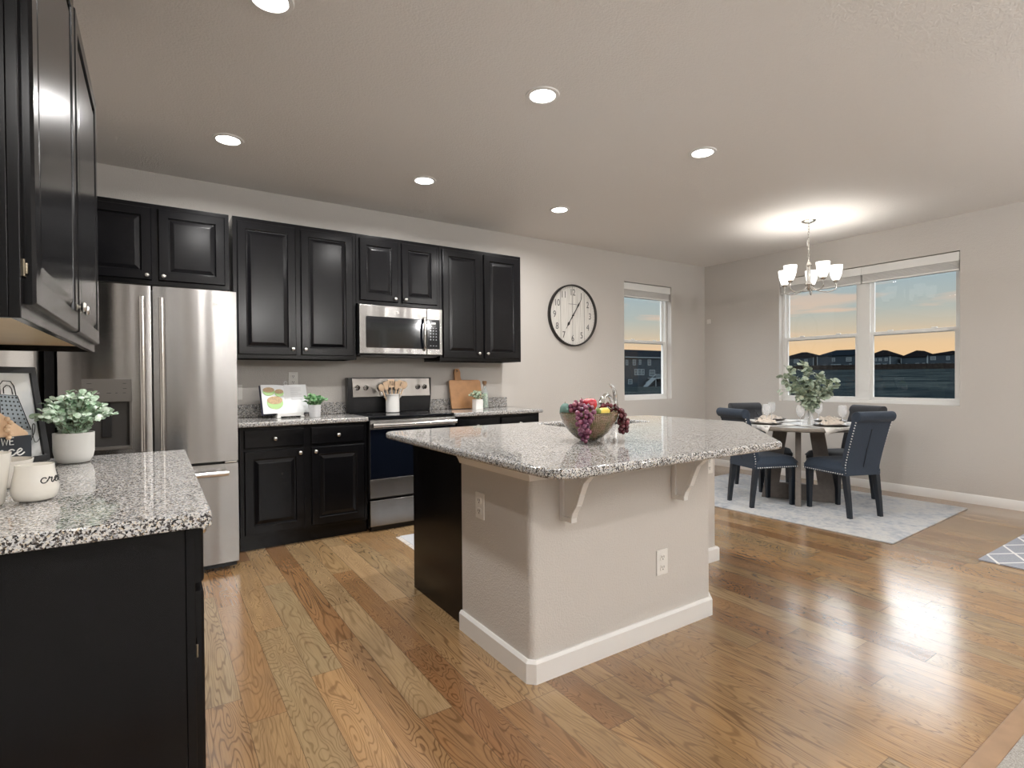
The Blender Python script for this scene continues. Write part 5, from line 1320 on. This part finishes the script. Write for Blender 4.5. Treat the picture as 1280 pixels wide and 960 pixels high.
house_e('dark blue house with white-trimmed windows seen left of the centre mullion', 48.9, 57.9, 5.4, 6.62, [(54.4, 55.0, 4.2, 4.95), (51.3, 52.3, 4.15, 4.95), (54.5, 55.15, 2.95, 3.65), (53.9, 54.45, 2.95, 3.65), (53.3, 53.85, 2.95, 3.65), (51.9, 52.7, 2.75, 3.5), (51.3, 51.75, 2.95, 3.7), (56.2, 56.8, 3, 3.6)], M['siding'], M['roof2'], a=.42)
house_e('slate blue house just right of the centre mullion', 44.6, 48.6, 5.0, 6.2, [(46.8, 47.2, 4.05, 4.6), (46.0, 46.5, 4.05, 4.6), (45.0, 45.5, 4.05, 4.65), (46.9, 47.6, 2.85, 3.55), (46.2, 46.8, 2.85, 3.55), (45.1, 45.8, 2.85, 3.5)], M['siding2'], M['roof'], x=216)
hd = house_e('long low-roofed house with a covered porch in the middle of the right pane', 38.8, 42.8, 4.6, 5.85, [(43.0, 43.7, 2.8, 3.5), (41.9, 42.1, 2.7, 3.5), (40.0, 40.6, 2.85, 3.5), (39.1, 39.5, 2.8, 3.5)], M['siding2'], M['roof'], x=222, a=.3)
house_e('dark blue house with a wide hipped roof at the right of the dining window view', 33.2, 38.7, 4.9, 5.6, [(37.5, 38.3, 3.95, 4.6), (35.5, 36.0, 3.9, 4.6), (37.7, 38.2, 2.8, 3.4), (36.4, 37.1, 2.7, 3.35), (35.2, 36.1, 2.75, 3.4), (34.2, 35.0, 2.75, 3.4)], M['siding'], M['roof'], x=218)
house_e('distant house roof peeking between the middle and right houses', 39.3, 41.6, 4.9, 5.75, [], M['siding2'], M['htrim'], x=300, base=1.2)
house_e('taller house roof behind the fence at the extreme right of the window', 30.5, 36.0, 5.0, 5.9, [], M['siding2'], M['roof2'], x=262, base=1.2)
fn = thing('fence', 'low brown board fence running in front of the distant houses', 'fence', (208, 0, 0))
mb = MB(); po = MB()
for i in range(48):
    y = 54+i*1.62; zg = gz(208, y)
    mb.box(0, .08, y, y+1.6, zg-.3, zg+1.75)
    po.box(-.08, .0, y-.07, y+.07, zg-.3, zg+1.85)
obj('boards', mb, M['fence'], fn); obj('posts', po, M['fence'], fn)
# big house seen through the kitchen-wall window, faces -y
G = thing('house', 'large dark house with deck stairs seen through the narrow window', 'house', (0, 100, 0))
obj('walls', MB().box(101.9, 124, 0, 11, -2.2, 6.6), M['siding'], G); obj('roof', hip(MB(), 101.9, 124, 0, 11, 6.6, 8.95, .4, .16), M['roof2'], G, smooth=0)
obj('fascia', MB().box(101.4, 124.4, -.5, -.35, 6.45, 6.7), M['htrim'], G)
for (a0, a1, z0, z1) in ((102.0, 102.9, 4.5, 5.9), (104.6, 105.8, 4.5, 6.0), (106.9, 107.8, 4.7, 6.0), (110.3, 111.6, 4.5, 6.1), (105.2, 106.4, 1.9, 3.5), (106.5, 107.8, 1.9, 3.5), (107.9, 109.0, 1.9, 3.5), (110.9, 113.2, 1.6, 3.3), (102.9, 104.4, -.5, .8)): hwin(G, 'y', 0, a0, a1, z0, z1)
dk = thing('deck', 'raised deck with a diagonal staircase behind the large dark house', 'deck', (0, 100, 0))
obj('platform', MB().box(110.2, 117.5, -3.0, -.1, .9, 1.15), M['htrim'], dk)
ra = MB().box(110.2, 117.5, -3.0, -2.9, 2.0, 2.1)
for i in range(30): ra.box(110.2+i*.25, 110.26+i*.25, -3.0, -2.94, 1.15, 2.0)
obj('railing', ra, M['htrim'], dk)
obj('stairs', MB().prism([(106.4, -1.25), (106.9, -1.25), (110.3, .95), (110.3, 1.15), (109.8, 1.15)], -3.0, -1.8, 'y').prism([(106.3, -.3), (106.3, -.15), (110.2, 2.15), (110.2, 2.0)], -3.0, -2.9, 'y'), M['htrim'], dk)
ps = MB()
for x_ in (110.3, 113.5, 117.2): ps.box(x_-.1, x_+.1, -2.9, -2.7, -2.2, .9)
obj('posts', ps, M['htrim'], dk)
# ground level correction for the house on the north side stays with the terrain
